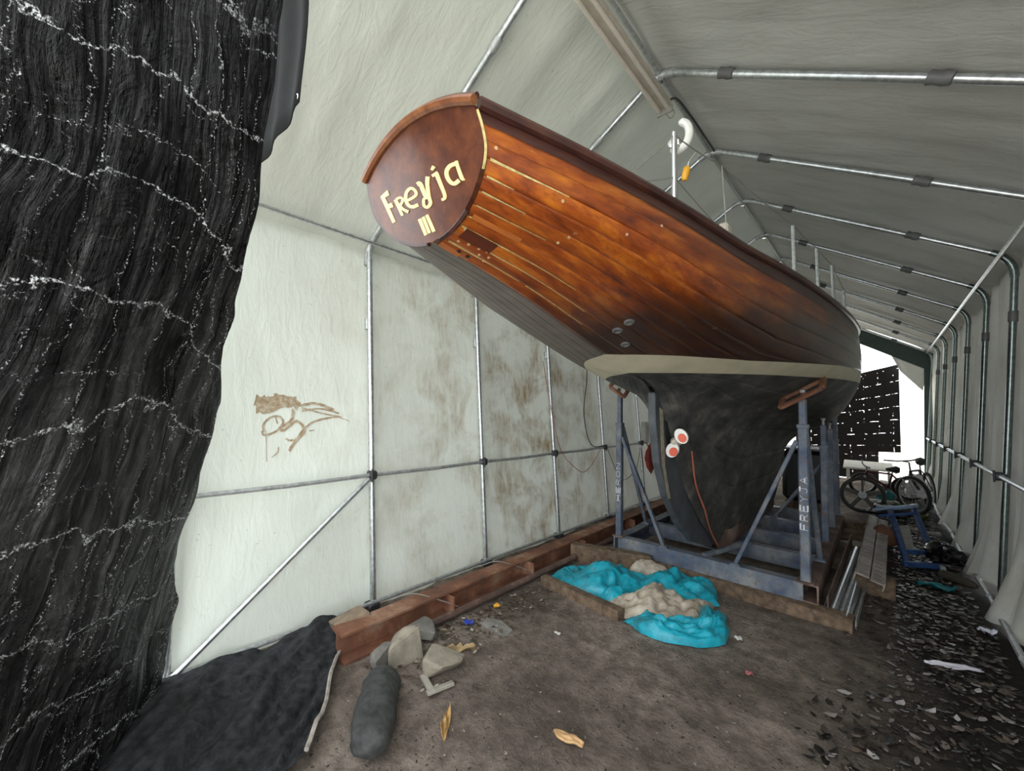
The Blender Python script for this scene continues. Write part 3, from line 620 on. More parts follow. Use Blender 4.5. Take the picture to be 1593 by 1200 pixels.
# taffrail moulding over the transom top, plank-end edge, rails, deck
tf = smoothpts([(BC+x,shear(.81,2.535+.075*(1-(x/.34)**2))-.024,2.535+.075*(1-(x/.34)**2)) for x in np.linspace(-.34,.34,9)],3)
MB().tube(tf,.016,8).build('taffrail',m_wood('light_varnish',(.20,.07,.025),(.32,.13,.05),(.10,.03,.012),False),boat,True)
tubeobj('taffrail_cap',[(p.x,p.y+.012,p.z+.02) for p in tf],.011,M['varnish_band'],boat)
ed = [(BC+p[0]*1.0+.001,shear(.81,p[1])-.010,p[1]) for p in P0[2:44:2]]
tubeobj('seam_filler',ed[:14],.0055,M['filler'],boat,6); tubeobj('plank_end_trim',[(BC-p[0],shear(.81,p[1])-.01,p[1]) for p in P0[0:60:3]],.011,M['varnish_band'],boat,6)
tubeobj('plank_end_trim',[(BC+p[0],shear(.81,p[1])-.01,p[1]) for p in P0[42:60:3]],.011,M['varnish_band'],boat,6)
for sgn in (1,-1):
    tubeobj('toe_rail',[(BC+sgn*(SEC[c][0][0,0]+.004),YC[c],SEC[c][0][0,1]+.012) for c in ALLC],.021,M['varnish_band'],boat,8)
dk = np.array([[(BC+f*SEC[c][0][0,0],YC[c],SEC[c][0][0,1]+.075*(1-f*f)*min(1,SEC[c][0][0,0]/.33)-.002) for f in np.linspace(-1,1,9)] for c in ALLC])
MB().grid(dk).build('deck',plain('painted_deck',(.3,.3,.27),.7),boat,'all')
def hullpt(y, v, o=0., lined=False):   # point and normal on the starboard side; v is a fraction of the topside girth
    c = int(np.argmin(np.abs(YC-y))); G = surf([max(c-1,0),c,min(c+1,len(YC)-1)],V0B if lined else A1*0,LV if lined else A1,[max(v-.02,0),v,v+.02],[o]*3)
    p = Vector(G[1,1]); du = Vector(G[1,2]-G[1,0]); dv = Vector(G[2,1]-G[0,1]); n = du.cross(dv).normalized()
    if n.x < 0: n = -n
    t = (y-YC[c]); p += du.normalized()*t
    return p, n, du.normalized(), dv.normalized()
def hullstrip(name, ya, yb, v, wd, mat, o=.002, th=.003, n=10, taper=0):
    top = []; bot = []
    for y in np.linspace(ya,yb,n):
        p, nn, du, dv = hullpt(y,v,0.,True); q = wd*(1-taper*(y-ya)/(yb-ya)); top.append(p+nn*o-dv*q/2); bot.append(p+nn*o+dv*q/2)
    G = [[p-(hullpt(ya,v,0.,True)[1]*.006) for p in top],top,bot,[p-(hullpt(ya,v,0.,True)[1]*.006) for p in bot]]
    return MB().grid(np.array(G)).build(name,mat,boat,True)
hullstrip('repair_strip',.83,1.06,.585,.020,M['patch'],.003)
hullstrip('repair_patch',.84,1.0,.75,.055,m_wood('dark_patch',(.10,.02,.008),(.15,.035,.012),(.05,.01,.005),False),.003)
hullstrip('repair_patch',.815,.92,.975,.03,M['patch'],.003)
for ya,yb,g,wd in ((.82,1.12,2,.009),(.82,.92,3,.007),(.82,1.0,4,.006),(.82,1.15,5,.004),(.82,1.05,6,.006),(.82,1.5,7,.007),(1.0,1.7,8,.005),(.83,1.25,9,.009),(1.3,1.8,9,.005)):
    hullstrip('seam_filler',ya,yb,g/NS,wd,M['filler'],.0008,n=22,taper=.7)
pg = plain('wood_bung',(.55,.36,.2),.6)
for y,v in ((.84,.2),(.84,.74),(.86,.86),(.9,.84),(.95,.83),(.99,.82),(.98,.88),(1.02,.86),(1.02,.91),(1.22,.46),(1.2,.52),(1.42,.30),(1.6,.18),(1.1,.3)):
    p, nn, du, dv = hullpt(y,v); MB().tube([p-nn*.002,p+nn*.0025],.006,10).build('bung',pg,boat,True)
for y,v in ((1.93,.70),(1.96,.79),(2.13,.84)):
    p, nn, du, dv = hullpt(y,v); q = MB().tube([p+nn*.004+(du*math.cos(a)+dv*math.sin(a))*.022 for a in np.linspace(0,2*math.pi,16,endpoint=False)],.006,6,True); q.tube([p,p+nn*.003],.02,12); q.build('through_hull',M['tape'],boat,True)
for y,v in ((.90,.95),(.95,.95)):
    p, nn, du, dv = hullpt(y,v); MB().tube([p-nn*.002,p+nn*.003],.009,10).build('bolt_hole',M['black_plastic'],boat,True)
# stern rail, stanchions, wires
def sheer(y): s = section(y)[0][0]; return Vector((BC+s[0]-.03,y,s[1]+.02))
for y,hgt in ((3.28,.37),(3.81,.36),(4.3,.35),(4.81,.24)):
    b = sheer(y); m_ = MB().tube([b,b+Vector((-.004,0,hgt))],.0125,8); m_.lathe(b,[(.032,0),(.028,.018),(.015,.03)],10); m_.build('stanchion',M['galv'],boat,True)
b = sheer(1.82); pm = MB().tube([b,b+Vector((0,.0,.36))],.013,10); pm.lathe(b,[(.034,0),(.028,.02),(.015,.035)],10); pm.build('stern_post',M['chrome'],boat,True)
def wirepts(a,b,sag=.01): a,b = Vector(a),Vector(b); return [a.lerp(b,t)-Vector((0,0,sag*4*t*(1-t))) for t in np.linspace(0,1,7)]
mid = sheer(1.82)+Vector((0,0,.15)); top = sheer(1.82)+Vector((0,0,.35))
st = [sheer(y) for y in (3.28,3.81,4.3,4.81)]
for a,b in ((sheer(1.45)-Vector((0,0,.01)),top),(sheer(1.47),mid),(mid,sheer(2.5)),(sheer(2.35),(BC+.62,2.35,2.95)),(top,(BC+.62,2.35,2.95)),((BC+.62,2.35,2.95),st[0]+Vector((0,0,.37))),(sheer(2.3)+Vector((0,0,.06)),st[0]+Vector((0,0,.03))),(st[0]+Vector((0,0,.37)),st[1]+Vector((0,0,.36))),(st[1]+Vector((0,0,.36)),st[2]+Vector((0,0,.35))),(st[2]+Vector((0,0,.35)),st[3]+Vector((0,0,.24)))):
    tubeobj('lifeline',wirepts(a,b),.0032,M['wire'],boat,5)
MB().box(sheer(2.32)+Vector((0,0,.03)),(.05,.09,.10),None,.2).build('fairlead',plain('stained_block',(.5,.45,.36),.6),boat)

# ------------------------------------------------------------------ cradle
cr = empty('boat_cradle',(-1.26,4.07,.1),'worn blue steel boat cradle with props and braces under the keel','cradle')
CXL, CXR, CZ0, CZ1, CYF, CYB = -2.10, -.44, .10, .245, 4.07, 7.0
chan = [(-.05,-.0725),(.05,-.0725),(.05,-.060),(-.038,-.060),(-.038,.060),(.05,.060),(.05,.0725),(-.05,.0725)]
def channel(name, a, b, mat, flip=1): return MB().profile([(p[0]*flip,p[1]) for p in (chan if flip > 0 else chan[::-1])],a,b).build(name,mat,cr)
zc = (CZ0+CZ1)/2
for k, y in enumerate((CYF,4.85,5.5,6.2,6.95)): channel('cross_beam',(CXL,y,zc),(CXR-.05,y,zc),M['blue_steel'],-1)
channel('side_beam',(CXR,CYF-.05,zc),(CXR,CYB,zc),M['rust_dark'],-1); channel('side_beam',(CXL,CYF-.05,zc),(CXL,CYB,zc),M['blue_steel'],1)
def prop(x, y, ztop_, wd, split):
    b = MB().beam((x,y,CZ1-.005),(x,y,split),wd,wd,.12).build('prop_post',M['blue_steel'],cr)
    MB().beam((x,y,split-.02),(x,y,ztop_),wd*.78,wd*.78,.12).build('prop_slide',M['blue_steel'],b)
    c = MB(); c.box((x,y,split-.01),(wd*1.15,wd*1.15,.03)); c.build('prop_collar',M['blue_steel'],b)
    MB().lathe((x,y,ztop_),[(.013,-.01),(.013,.05),(.022,.055),(.022,.075)],8).build('jack_bolt',M['galv_dull'],b)
    MB().box((x,y,CZ1+.004),(wd*1.7,wd*1.7,.014)).build('base_plate',M['rust_dark'],b)
    return b
def hz(x, y):            # height of the hull skin above a point
    P_ = section(y)[0]; i = int(np.argmax(P_[:,0])); return float(np.interp(abs(x-BC),P_[i:,0][::-1],P_[i:,1][::-1]))
pR = prop(-.475,CYF,hz(-.475,CYF)-.10,.070,1.50); pL = prop(-2.11,CYF,hz(-2.11,CYF)-.10,.064,1.45)
for y in (5.45,6.2,6.95):
    for x in (-.46,-2.06): prop(x,y,hz(x,y)-.08,.064,1.25)
def brc(a,b,w_=.042):
    m_ = MB().beam(a,b,w_,w_*.8,.15); m_.box(Vector(b)+Vector((0,0,-.002)),(.08,.06,.02)); return m_.build('brace',M['blue_steel'],cr)
brc((-.52,CYF,1.37),(-.98,CYF-.02,CZ1+.01)); brc((-2.08,CYF,1.30),(-1.62,CYF-.02,CZ1+.01))
brc((-.46,CYF+.04,1.42),(-.44,4.72,CZ1+.01),.04); brc((-2.1,CYF+.04,1.42),(-2.1,4.72,CZ1+.01),.04)
brc((-.47,6.2,1.1),(-1.05,6.2,CZ1+.01)); brc((-2.05,6.2,1.1),(-1.5,6.2,CZ1+.01)); brc((-.47,6.95,1.1),(-1.05,6.95,CZ1+.01))
brc((-1.26,CYF+.02,CZ1),(-1.02,4.6,.30),.05)
# swivelling pads (rectangular rusted frames) at the heads of the front props
def pad(c, u, v, a, b):
    c,u,v = Vector(c),Vector(u).normalized(),Vector(v).normalized(); n = u.cross(v); u2 = u
    Mx = Matrix((u2,v,n)).transposed(); m_ = MB()
    m_.box(c+v*b/2,(a,.035,.03),Mx); m_.box(c-v*b/2,(a,.035,.03),Mx); m_.box(c+u2*a/2,(.04,b,.034),Mx); m_.box(c-u2*a/2,(.04,b,.034),Mx)
    m_.beam(c-v*b/2-n*.015,c+v*b/2-n*.015,.03,.02)
    return m_.build('hull_pad',M['rust'],cr)
for x in (-.475,-2.11):
    dz = (hz(x+.1,4.05)-hz(x-.1,4.05))/.2; pad((x,4.05,min(hz(x-.1,4.05)+.1*dz,hz(x,4.05))-.055),(1,0,dz),(0,1,.75),.32 if x > -1 else .2,.13)
# names painted up the props
FONT = {'F':[[(0,0),(0,1)],[(0,1),(.6,1)],[(0,.55),(.5,.55)]],'R':[[(0,0),(0,1)],[(0,1),(.5,.95),(.55,.7),(.4,.5),(0,.48)],[(.25,.48),(.6,0)]],
 'E':[[(0,0),(0,1)],[(0,1),(.6,1)],[(0,.52),(.5,.52)],[(0,0),(.6,0)]],'Y':[[(0,1),(.3,.5)],[(.6,1),(.3,.5),(.3,0)]],'J':[[(.1,1),(.6,1)],[(.4,1),(.4,.15),(.2,0),(0,.15)]],
 'A':[[(0,0),(.3,1),(.6,0)],[(.12,.35),(.48,.35)]],'H':[[(0,0),(0,1)],[(.6,0),(.6,1)],[(0,.5),(.6,.5)]],'O':[[(.3,0),(0,.25),(0,.75),(.3,1),(.6,.75),(.6,.25),(.3,0)]],'N':[[(0,0),(0,1),(.6,0),(.6,1)]]}
def paint(txt, x, y, z0, adv, cap, post, faded=''):
    for i, ch in enumerate(txt):
        m_ = MB()
        for st_ in FONT[ch]:
            for a, b in zip(st_[:-1],st_[1:]):
                A_ = Vector((x+cap*(.5-a[1])*1.0, y, z0+adv*i+a[0]*adv*1.1)); B2 = Vector((x+cap*(.5-b[1])*1.0, y, z0+adv*i+b[0]*adv*1.1))
                m_.beam(A_,B2,.0025 if False else .0105*(.4 if ch in faded else 1),.003)
        m_.build('painted_letter',M['paint_white'],post)
paint('FREYJA',-.475,CYF-.036,.66,.074,.05,pR); paint('HERON',-2.11,CYF-.033,.62,.085,.045,pL,'R')
# timbers under the cradle
def timber(a, b, w_, h_, label, mat=None, name='timber', group='timbers on the floor'):
    a,b = Vector(a),Vector(b); d = (b-a).normalized(); x = d.cross(Vector((0,0,1))).normalized(); P = []
    n = 14
    for i in range(n+1):
        p = a.lerp(b,i/n); r = []
        for u_,v_ in ((-1,0),(-1,.9),(-.85,1),(.85,1),(1,.9),(1,0)):
            j = random.uniform(-.006,.006); r.append(p+x*(u_*w_/2+j)+Vector((0,0,v_*h_+j*.7)))
        P.append(r)
    m_ = MB().grid(np.array(P)); m_.f += [tuple(range(6)),tuple(n*6+k for k in range(5,-1,-1))]
    o = m_.build(name,mat or M['wood_raw'],None,True); return tag(o,label,'timber',group)
timber((-2.0,4.12,-.02),(-.18,3.98,-.02),.17,.115,'long brown timber sleeper lying under the front beam of the blue cradle')
timber((-2.0,5.5,-.01),(-.15,5.5,-.01),.15,.10,'brown timber sleeper under the middle of the blue cradle')
timber((-2.1,6.9,-.01),(-.12,6.9,-.01),.16,.11,'brown timber sleeper under the far end of the blue cradle')
timber((-2.32,3.02,-.02),(-1.50,2.93,-.02),.09,.09,'short weathered timber lying in front of the turquoise bag')
timber((-2.5,3.75,-.02),(-1.72,4.0,-.02),.12,.17,'thick timber block behind the turquoise bag, beside the rusty beam')
timber((-.36,6.35,.0),(-.14,6.5,.0),.22,.06,'short pale board lying right of the cradle, nearest the ramps',plain('pale_board',(.36,.32,.27),.8,0,.3,14))
timber((-.42,7.3,.0),(.0,7.5,.0),.20,.13,'dark board across the floor behind the upper ramp')
def channel_solo(name, a, b, mat, label): return None
# rusty beam along the left wall
rb = empty('steel_beam',(-2.56,1.25,0),'long rusty red steel beam lying along the foot of the white wall','beam')
ib = [(-.075,0),(.11,0),(.11,.014),(.012,.02),(.012,.15),(.075,.155),(.075,.17),(-.075,.17),(-.075,.155),(-.012,.15),(-.012,.02),(-.075,.014)]
MB().profile(ib,(-2.57,1.22,-.005),(-2.57,8.2,-.005)).build('i_section',M['rust'],rb)
tubeobj('lower_rail',[(-2.43,1.7,.03),(-2.43,5,.035),(-2.44,8.2,.03)],.028,M['rust_dark'],rb)
for y in (2.05,3.0,3.9,5.1): MB().box((-2.49,y,.085),(.14,.012,.13)).build('stiffener',M['rust'],rb)
for y0_ in (1.7,2.6):
    tubeobj('loose_wire',smoothpts([(-2.75,y0_,.14),(-2.62,y0_+.12,.19),(-2.47,y0_+.3,.12),(-2.44,y0_+.45,.03)],5),.004,M['wire'],rb,5)

# ------------------------------------------------------------------ black tarps at the mouth of the shelter
def tarp_near():
    zt = np.array([3.35,3.06,2.75,2.55,2.2,1.85,1.56,1.2,.8,.4,.03])
    ex = np.array([-1.50,-1.53,-1.56,-1.60,-1.74,-1.99,-2.25,-2.43,-2.66,-2.86,-2.93])
    ns, nt = 190, 240
    t = np.linspace(0,1,nt); z = 3.35*(1-t)+.012
    Ex = np.interp(-z,-zt,ex); Ey = np.full(nt,.42)
    s = np.linspace(0,1,ns); S, T = np.meshgrid(s,t); Z = np.repeat(z[:,None],ns,1)
    Q = np.stack([-1.42-.22*t,np.full(nt,-.62)],1); Mi = np.stack([lerp(Ex,Q[:,0],.52)-.04,np.full(nt,.10)],1)
    X = (1-S)**2*Ex[:,None]+2*S*(1-S)*Mi[:,0][:,None]+S**2*Q[:,0][:,None]
    Y = (1-S)**2*Ey[:,None]+2*S*(1-S)*Mi[:,1][:,None]+S**2*Q[:,1][:,None]
    # folds run down the cloth, tighter by the free edge; cross creases sag
    K = S-.62*np.maximum(0,T-.3)**1.15
    f = .034*fbm(K*9,T*1.1,3,61)+.020*fbm(K*26,T*2.2,2,64)*(1-S*.5)+.010*fbm(K*60,T*3.5,2,65)+.026*fbm(S*4-T*3,T*6,3,67)+.010*fbm(S*13,T*19,2,69)
    sag = .02*np.abs(np.sin(T*38+3*S+2*fbm(S*3,T*3,2,71)))*(.4+.6*np.clip(T*2,0,1))
    gx_, gy_ = .55, -.83
    X = X+(f-sag*.35)*.9*gx_; Y = Y+(f-sag*.35)*.9*gy_
    Z = np.maximum(Z+.012*fbm(S*8,T*8,2,73),.012)
    L = 1.5
    uv = np.dstack([K*L, T*3.35+.10*fbm(S*2.5,T*2.5,2,75)]).reshape(-1,2)
    o = MB().grid(np.dstack([X,Y,Z])).build('tarp_curtain',M['tarp'],None,'all',uv)
    tag(o,'big crinkled black tarp curtain with glints painted white along its cords, left foreground','tarp')
tarp_near()
FLAPM = plain('black_flap',(.008,.009,.009),.85,0,.3); FLAPM.node_tree.nodes['Principled BSDF'].inputs['Specular IOR Level'].default_value = .15
M['net'].node_tree.nodes['Principled BSDF'].inputs['Specular IOR Level'].default_value = .25
P = []
for z in np.linspace(2.66,3.6,14):
    P.append([(x+.03*(z-2.6),.50+.008*math.sin(x*30)+.006*math.sin(z*9),z+.16*(x+1.49)*max(0,1-(z-2.6)/.3)) for x in np.linspace(-1.95,-1.49,16)])
fo = MB().grid(np.array(P)).build('tarp_flap',FLAPM,None,'all'); tag(fo,'smooth black plastic flap with a steel eyelet behind the big tarp edge','tarp'); fo.modifiers.new('thickness','SOLIDIFY').thickness = .004
MB().tube([Vector((-1.51+.012*math.cos(a),.492,2.685+.012*math.sin(a))) for a in np.linspace(0,2*math.pi,12,endpoint=False)],.004,6,True).build('eyelet',M['chrome'],fo,True)
hp = empty('tarp_rod',(-1.7,.44,3.3),'steel rod above the entrance from which the black tarps hang','rod')
tubeobj('rod',[(-3.2,.47,3.02),(-1.3,.44,3.62)],.018,M['galv_dull'],hp)
def ground_tarp():
    c00,c10,c11,c01 = [np.array(p) for p in ((-2.96,.30,.05),(-2.90,1.46,.05),(-1.87,.78,.03),(-1.55,-.25,.03))]
    u = np.linspace(0,1,70); v = np.linspace(0,1,70); U_,V_ = np.meshgrid(u,v)
    P = c00*((1-U_)*(1-V_))[...,None]+c10*(U_*(1-V_))[...,None]+c11*(U_*V_)[...,None]+c01*((1-U_)*V_)[...,None]
    P[...,2] = np.maximum(P[...,2]*(1-V_)**1.2+.035+.05*fbm(U_*6+V_*3,V_*2.2,3,81)+.012*fbm(U_*22+V_*9,V_*8,2,87)*np.clip(V_*4,0,1)+.05*np.exp(-((U_-.82+.3*V_)/.07)**2)*(1-V_), gh(P[...,0],P[...,1])+.012)
    P[...,0] += .02*fbm(V_*4,U_*4,2,83)
    o = MB().grid(P).build('ground_sheet',M['net'],None,'all'); tag(o,'black woven ground sheet draped from the white wall onto the earth','ground sheet')
    e = P[:,-1]; m_ = MB().tube([Vector(p)+Vector((0,0,.006)) for p in e[::3]],.011,6); m_.build('pale_hem',plain('pale_hem',(.42,.38,.33),.8,0,.4,20),o,True)
ground_tarp()

# ------------------------------------------------------------------ light fitting, wall wires, hanging things
lf = empty('strip_light',(-1.2,2.4,3.9),'unlit twin fluorescent strip light hung under the ridge','lamp')
MB().profile([(-.055,.03),(.055,.03),(.05,.075),(-.05,.075)],(-1.2,1.72,3.93),(-1.2,3.03,3.93)).build('housing',plain('old_white_enamel',(.55,.5,.43),.5,0,.15),lf)
for dx in (-.035,.035): tubeobj('fluorescent_tube',[(-1.2+dx,1.74,3.94),(-1.2+dx,3.01,3.94)],.014,plain('dusty_tube',(.62,.57,.5),.3,0,.08),lf,10)
for y in (1.72,3.03): MB().box((-1.2,y,3.945),(.12,.02,.055)).build('end_cap',plain('grey_cap',(.35,.33,.3),.5),lf)
for y in (1.95,2.94): tubeobj('hanger',[(-1.2,y,4.0),(-1.2,y,4.18)],.003,M['wire'],lf,5)
tubeobj('chain_link',smoothpts([(-1.22,3.05,3.97),(-1.19,3.12,3.93),(-1.15,3.10,3.95),(-1.17,3.05,3.98)],4),.004,M['wire'],lf,5)
rc = tubeobj('cable',smoothpts([(-1.19,3.02,4.0),(-1.17,3.2,4.13),(-1.16,3.5,4.15),(-1.15,3.8,4.14),(-1.16,4.2,4.17)],6),.009,M['black_fit'],None,6); tag(rc,'black cable tied along the ridge behind the strip light','cable')
xw = lambda z: lerp(XLb,XLt,z/ZE)+.05
c1 = tubeobj('cable',smoothpts([(xw(2.3),5.1,2.3),(xw(2.0),5.06,2.0),(xw(1.57),4.92,1.57),(xw(1.2),4.97,1.2),(xw(1.06),5.12,1.06),(xw(1.06),5.44,1.06)],8),.007,M['black_fit'],None,6); tag(c1,'black cable looping down the white wall to the rail','cable')
c2 = tubeobj('cord',smoothpts([(xw(2.2),4.05,2.2),(xw(1.6),4.15,1.6),(xw(1.07),4.3,1.07),(xw(.8),4.62,.8),(xw(.74),4.85,.74),(xw(.9),5.15,.9),(xw(1.03),5.3,1.03)],8),.0045,M['orange_cord'],None,6); tag(c2,'thin orange cord looping below the rail of the white wall','cord')
c3 = tubeobj('cable',smoothpts([(xw(1.0),5.5,1.0),(xw(.6),5.75,.6),(xw(.5),6.0,.5),(xw(.65),6.4,.65),(xw(.95),6.6,.95)],8),.006,plain('grey_cable',(.2,.18,.16),.6),None,6); tag(c3,'grey cable sagging low on the white wall behind the left prop','cable')
bxm = MB().box((xw(1.25)+.05,FY(5)+.06,1.22),(.09,.13,.34),None,.12); bx_ = bxm.build('junction_box',plain('dirty_white',(.5,.49,.44),.6),None); tag(bx_,'dirty white box fixed to a post above the red bag','box')
def blob(name, c, size, mat, seed, amp=.25, n=18, m=12, sc=2.2, parent=None, flat=False):
    P = []
    for i in range(m+1):
        ph = math.pi*i/m; row = []
        for j in range(n+1):
            th = 2*math.pi*(j % n)/n; d = np.array([math.sin(ph)*math.cos(th),math.sin(ph)*math.sin(th),math.cos(ph)])
            r = 1+amp*float(vnoise(d[0]*sc+9,d[1]*sc+9,d[2]*sc+9,seed))+amp*.5*float(vnoise(d[0]*sc*2.3,d[1]*sc*2.3,d[2]*sc*2.3,seed+5))
            p = d*r*np.array(size); 
            if flat: p[2] = max(p[2],-size[2]*.35)
            row.append(p+np.array(c))
        P.append(row)
    return MB().grid(np.array(P)).build(name,mat,parent,'all' if amp < .3 else True)
rbg = empty('red_bag',(xw(.9)+.06,FY(5)+.15,.55),'dark red cloth bag hanging from the rail of the white wall','bag')
blob('bag_body',(xw(.8)+.07,FY(5)+.15,.77),(.07,.14,.24),M['red'],5,.3,16,14,2.5,rbg); tubeobj('strap',[(xw(1.03),FY(5)+.15,1.05),(xw(.9)+.05,FY(5)+.12,.95)],.008,M['red'],rbg)
tubeobj('drawstring',[(xw(.5)+.06,FY(5)+.2,.56),(xw(.5)+.06,FY(5)+.2,.40)],.008,M['white'],rbg)
# lifebuoy holder, lamp and ropes at the stern
lb = empty('lifebuoy',(-.74,2.2,2.98),'white horseshoe lifebuoy on the stern rail','lifebuoy')
hs = [Vector((-.70+.05*math.sin(a)*.6,2.16-.0*a,3.06)) for a in (0,)]
pts = [Vector((-.765+.055*math.cos(a),2.12,3.06+.075*math.sin(a))) for a in np.linspace(1.5,-2.3,16)]
MB().tube(pts,[.012]+[.021]*14+[.012],9).build('horseshoe',M['white'],lb,True)
tubeobj('bracket',[(-.78,2.12,2.99),(-.72,2.0,2.93),(-.67,1.84,2.84)],.007,M['chrome'],lb); MB().lathe((-.79,2.12,3.04),[(.0,-.012),(.03,-.01),(.034,0),(.03,.01)],14,'y').build('drum',M['chrome'],lb,True)
ml = empty('rescue_light',(-.76,2.2,2.86),'small yellow floating rescue light hung below the lifebuoy','light')
MB().tube([(-.745,2.2,2.925),(-.75,2.2,2.915),(-.762,2.2,2.87),(-.765,2.2,2.855)],[.012,.019,.019,.012],10).build('float',M['yellow'],ml,True)
MB().tube([(-.74,2.2,2.95),(-.745,2.2,2.925)],.008,8).build('lamp_cap',M['chrome'],ml,True); tubeobj('lanyard',[(-.74,2.2,2.95),(-.70,2.19,2.98)],.004,M['wire'],ml,5)
rr = tubeobj('rope',smoothpts([(BC+.12,3.35,1.28),(BC+.10,3.5,1.0),(BC+.11,3.7,.75),(BC+.09,3.9,.55),(BC+.09,4.12,.36)],6),.007,M['orange_cord'],None,6); tag(rr,'thin red rope hanging from the propeller down the keel','rope')

# ------------------------------------------------------------------ floor objects, front
def gz(x,y): return float(gh(x,y))
def cloth_lump(name, pts, h, mat, seed, parent, ridge=.4, res=44, fold=.042):
    # pillow-like folded bag over a ground polygon (rows of two border points)
    A_ = smoothpts([(p[0][0],p[0][1],0) for p in pts],14); B_ = smoothpts([(p[1][0],p[1][1],0) for p in pts],14); n = len(A_); P = []
    for i in range(n):
        u = i/(n-1); row = []
        for j in range(res+1):
            v = j/res; q = A_[i].lerp(B_[i],v); env = (max(0,math.sin(math.pi*v))**.42)*(max(0,math.sin(math.pi*u))**.33)
            k = fold*float(fbm(u*7+v*2,v*3.5-u*2,3,seed))-fold*1.3*abs(float(vnoise(u*7+v*4,v*6-u*3,0,seed+9)))-fold*.6*abs(float(vnoise(u*16-v*6,v*11+u*5,0,seed+13)))+fold*.8
            row.append((q.x+.3*k,q.y+.2*k,gz(q.x,q.y)+.008+env*(h*(1+ridge*math.sin(u*9+seed))+k)))
        P.append(row)
    return MB().grid(np.array(P)).build(name,mat,parent,'all')
def m_bag():
    t = NT('turquoise_woven_bag'); co = t.coord(); a = t.noise(co,7,6,.65); b = t.noise(t.coord('Object',(1,1,1)),120,2)
    col = t.ramp(a,[(.36,(.02,.22,.28)),(.5,(.012,.36,.48)),(.68,(.02,.47,.60))])
    col = t.mix(t.ramp(t.noise(co,16,6,.7),[(.58,(0,)*3),(.72,(.7,)*3)]),col,(.2,.17,.13))
    t.set(.38,0,col); t.bump(t.math('ADD',t.noise(co,22,4),t.math('MULTIPLY',b,.1)),.4,.012); return t.m
M['bag'] = m_bag()
M['bag_in'] = plain('dirty_white_weave',(.66,.59,.49),.7,0,.5,10,.4,(.26,.2,.14))
b1 = empty('feed_bag',(-1.75,3.6,0),'crumpled turquoise woven bag, the longer one against the cradle beam','bag','turquoise bags')
cloth_lump('bag_body',[((-2.37,3.20),(-2.34,3.52)),((-2.1,3.06),(-2.12,3.62)),((-1.86,3.07),(-1.95,3.72)),((-1.66,3.22),(-1.78,3.75)),((-1.50,3.42),(-1.64,3.84))],.13,M['bag'],3,b1,.35)
cloth_lump('bag_end',[((-1.62,3.42),(-1.72,3.80)),((-1.45,3.42),(-1.58,3.93)),((-1.22,3.52),(-1.38,4.0)),((-1.02,3.66),(-1.15,4.02))],.115,M['bag'],11,b1,.15)
cloth_lump('bag_mouth',[((-1.86,3.74),(-1.88,3.88)),((-1.70,3.8),(-1.74,3.95)),((-1.5,3.88),(-1.54,3.98))],.15,M['bag_in'],5,b1,.1,12,.015)
b2 = empty('feed_bag',(-1.25,3.15,0),'turquoise woven bag turned inside out with dirty white lining, nearest the camera','bag','turquoise bags')
cloth_lump('bag_body',[((-1.46,2.90),(-1.45,3.10)),((-1.28,2.82),(-1.33,3.10)),((-1.06,2.88),(-1.20,3.12)),((-.86,3.06),(-1.10,3.22)),((-.84,3.30),(-1.12,3.33)),((-.95,3.55),(-1.18,3.46))],.075,M['bag'],17,b2,.15)
cloth_lump('bag_lining',[((-1.74,3.10),(-1.66,3.30)),((-1.52,2.98),(-1.52,3.40)),((-1.33,3.0),(-1.40,3.52)),((-1.18,3.08),(-1.22,3.58)),((-1.05,3.2),(-1.05,3.62))],.125,M['bag_in'],23,b2,.3,34,.035)
cloth_lump('bag_corner',[((-1.82,3.12),(-1.74,3.3)),((-1.72,3.08),(-1.66,3.3)),((-1.6,3.1),(-1.58,3.28))],.10,M['bag'],29,b2,.1,14,.02)
M['concrete'] = plain('broken_concrete',(.31,.275,.215),.9,0,.25,14,.6)
M['stone'] = plain('grey_stone',(.2,.19,.17),.9,0,.3,10,.5)
def rock(c, size, seed, label, mat=None, cuts=9, name='rubble_block', cat='stone', rz=0):
    import bmesh
    r_ = np.random.default_rng(seed); bm = bmesh.new()
    for k in range(15):
        d = r_.normal(size=3); d /= np.abs(d).max()**.75*np.linalg.norm(d)**.25; q = d*np.array(size)*r_.uniform(.82,1.0)
        bm.verts.new((c[0]+q[0]*math.cos(rz)-q[1]*math.sin(rz),c[1]+q[0]*math.sin(rz)+q[1]*math.cos(rz),c[2]+q[2]))
    res = bmesh.ops.convex_hull(bm,input=bm.verts); bmesh.ops.delete(bm,geom=[v for v in bm.verts if not v.link_faces],context='VERTS')
    bmesh.ops.bevel(bm,geom=bm.edges[:],offset=min(size)*.09,segments=1,affect='EDGES',clamp_overlap=True)
    me = bpy.data.meshes.new(name); bm.to_mesh(me); bm.free(); o = link(name,me,mat or M['concrete'])
    return tag(o,label,cat,'rubble by the ground sheet')
rock((-2.24,1.50,.085),(.12,.12,.13),101,'tall pointed pale concrete lump between the rusty beam and the flat lump',rz=.4)
rock((-1.99,1.60,.055),(.14,.11,.085),102,'flat pale concrete lump right of the pointed one',rz=.5)
rock((-2.30,1.38,.05),(.09,.09,.07),103,'small greenish grey stone at the top of the black sack',M['stone'])
rock((-2.37,1.74,.04),(.13,.10,.06),104,'dark squared stone behind the pale concrete lumps, by the beam',M['stone'])
rock((-2.10,2.18,.0),(.14,.11,.03),105,'thin grey slab lying flat in the earth near the blue scrap',M['stone'],7)
rock((-2.72,1.40,.10),(.15,.2,.11),106,'rounded earthy lump heaped over the near end of the rusty beam',plain('earthy_lump',(.27,.2,.14),.95,0,.4,12,.6))
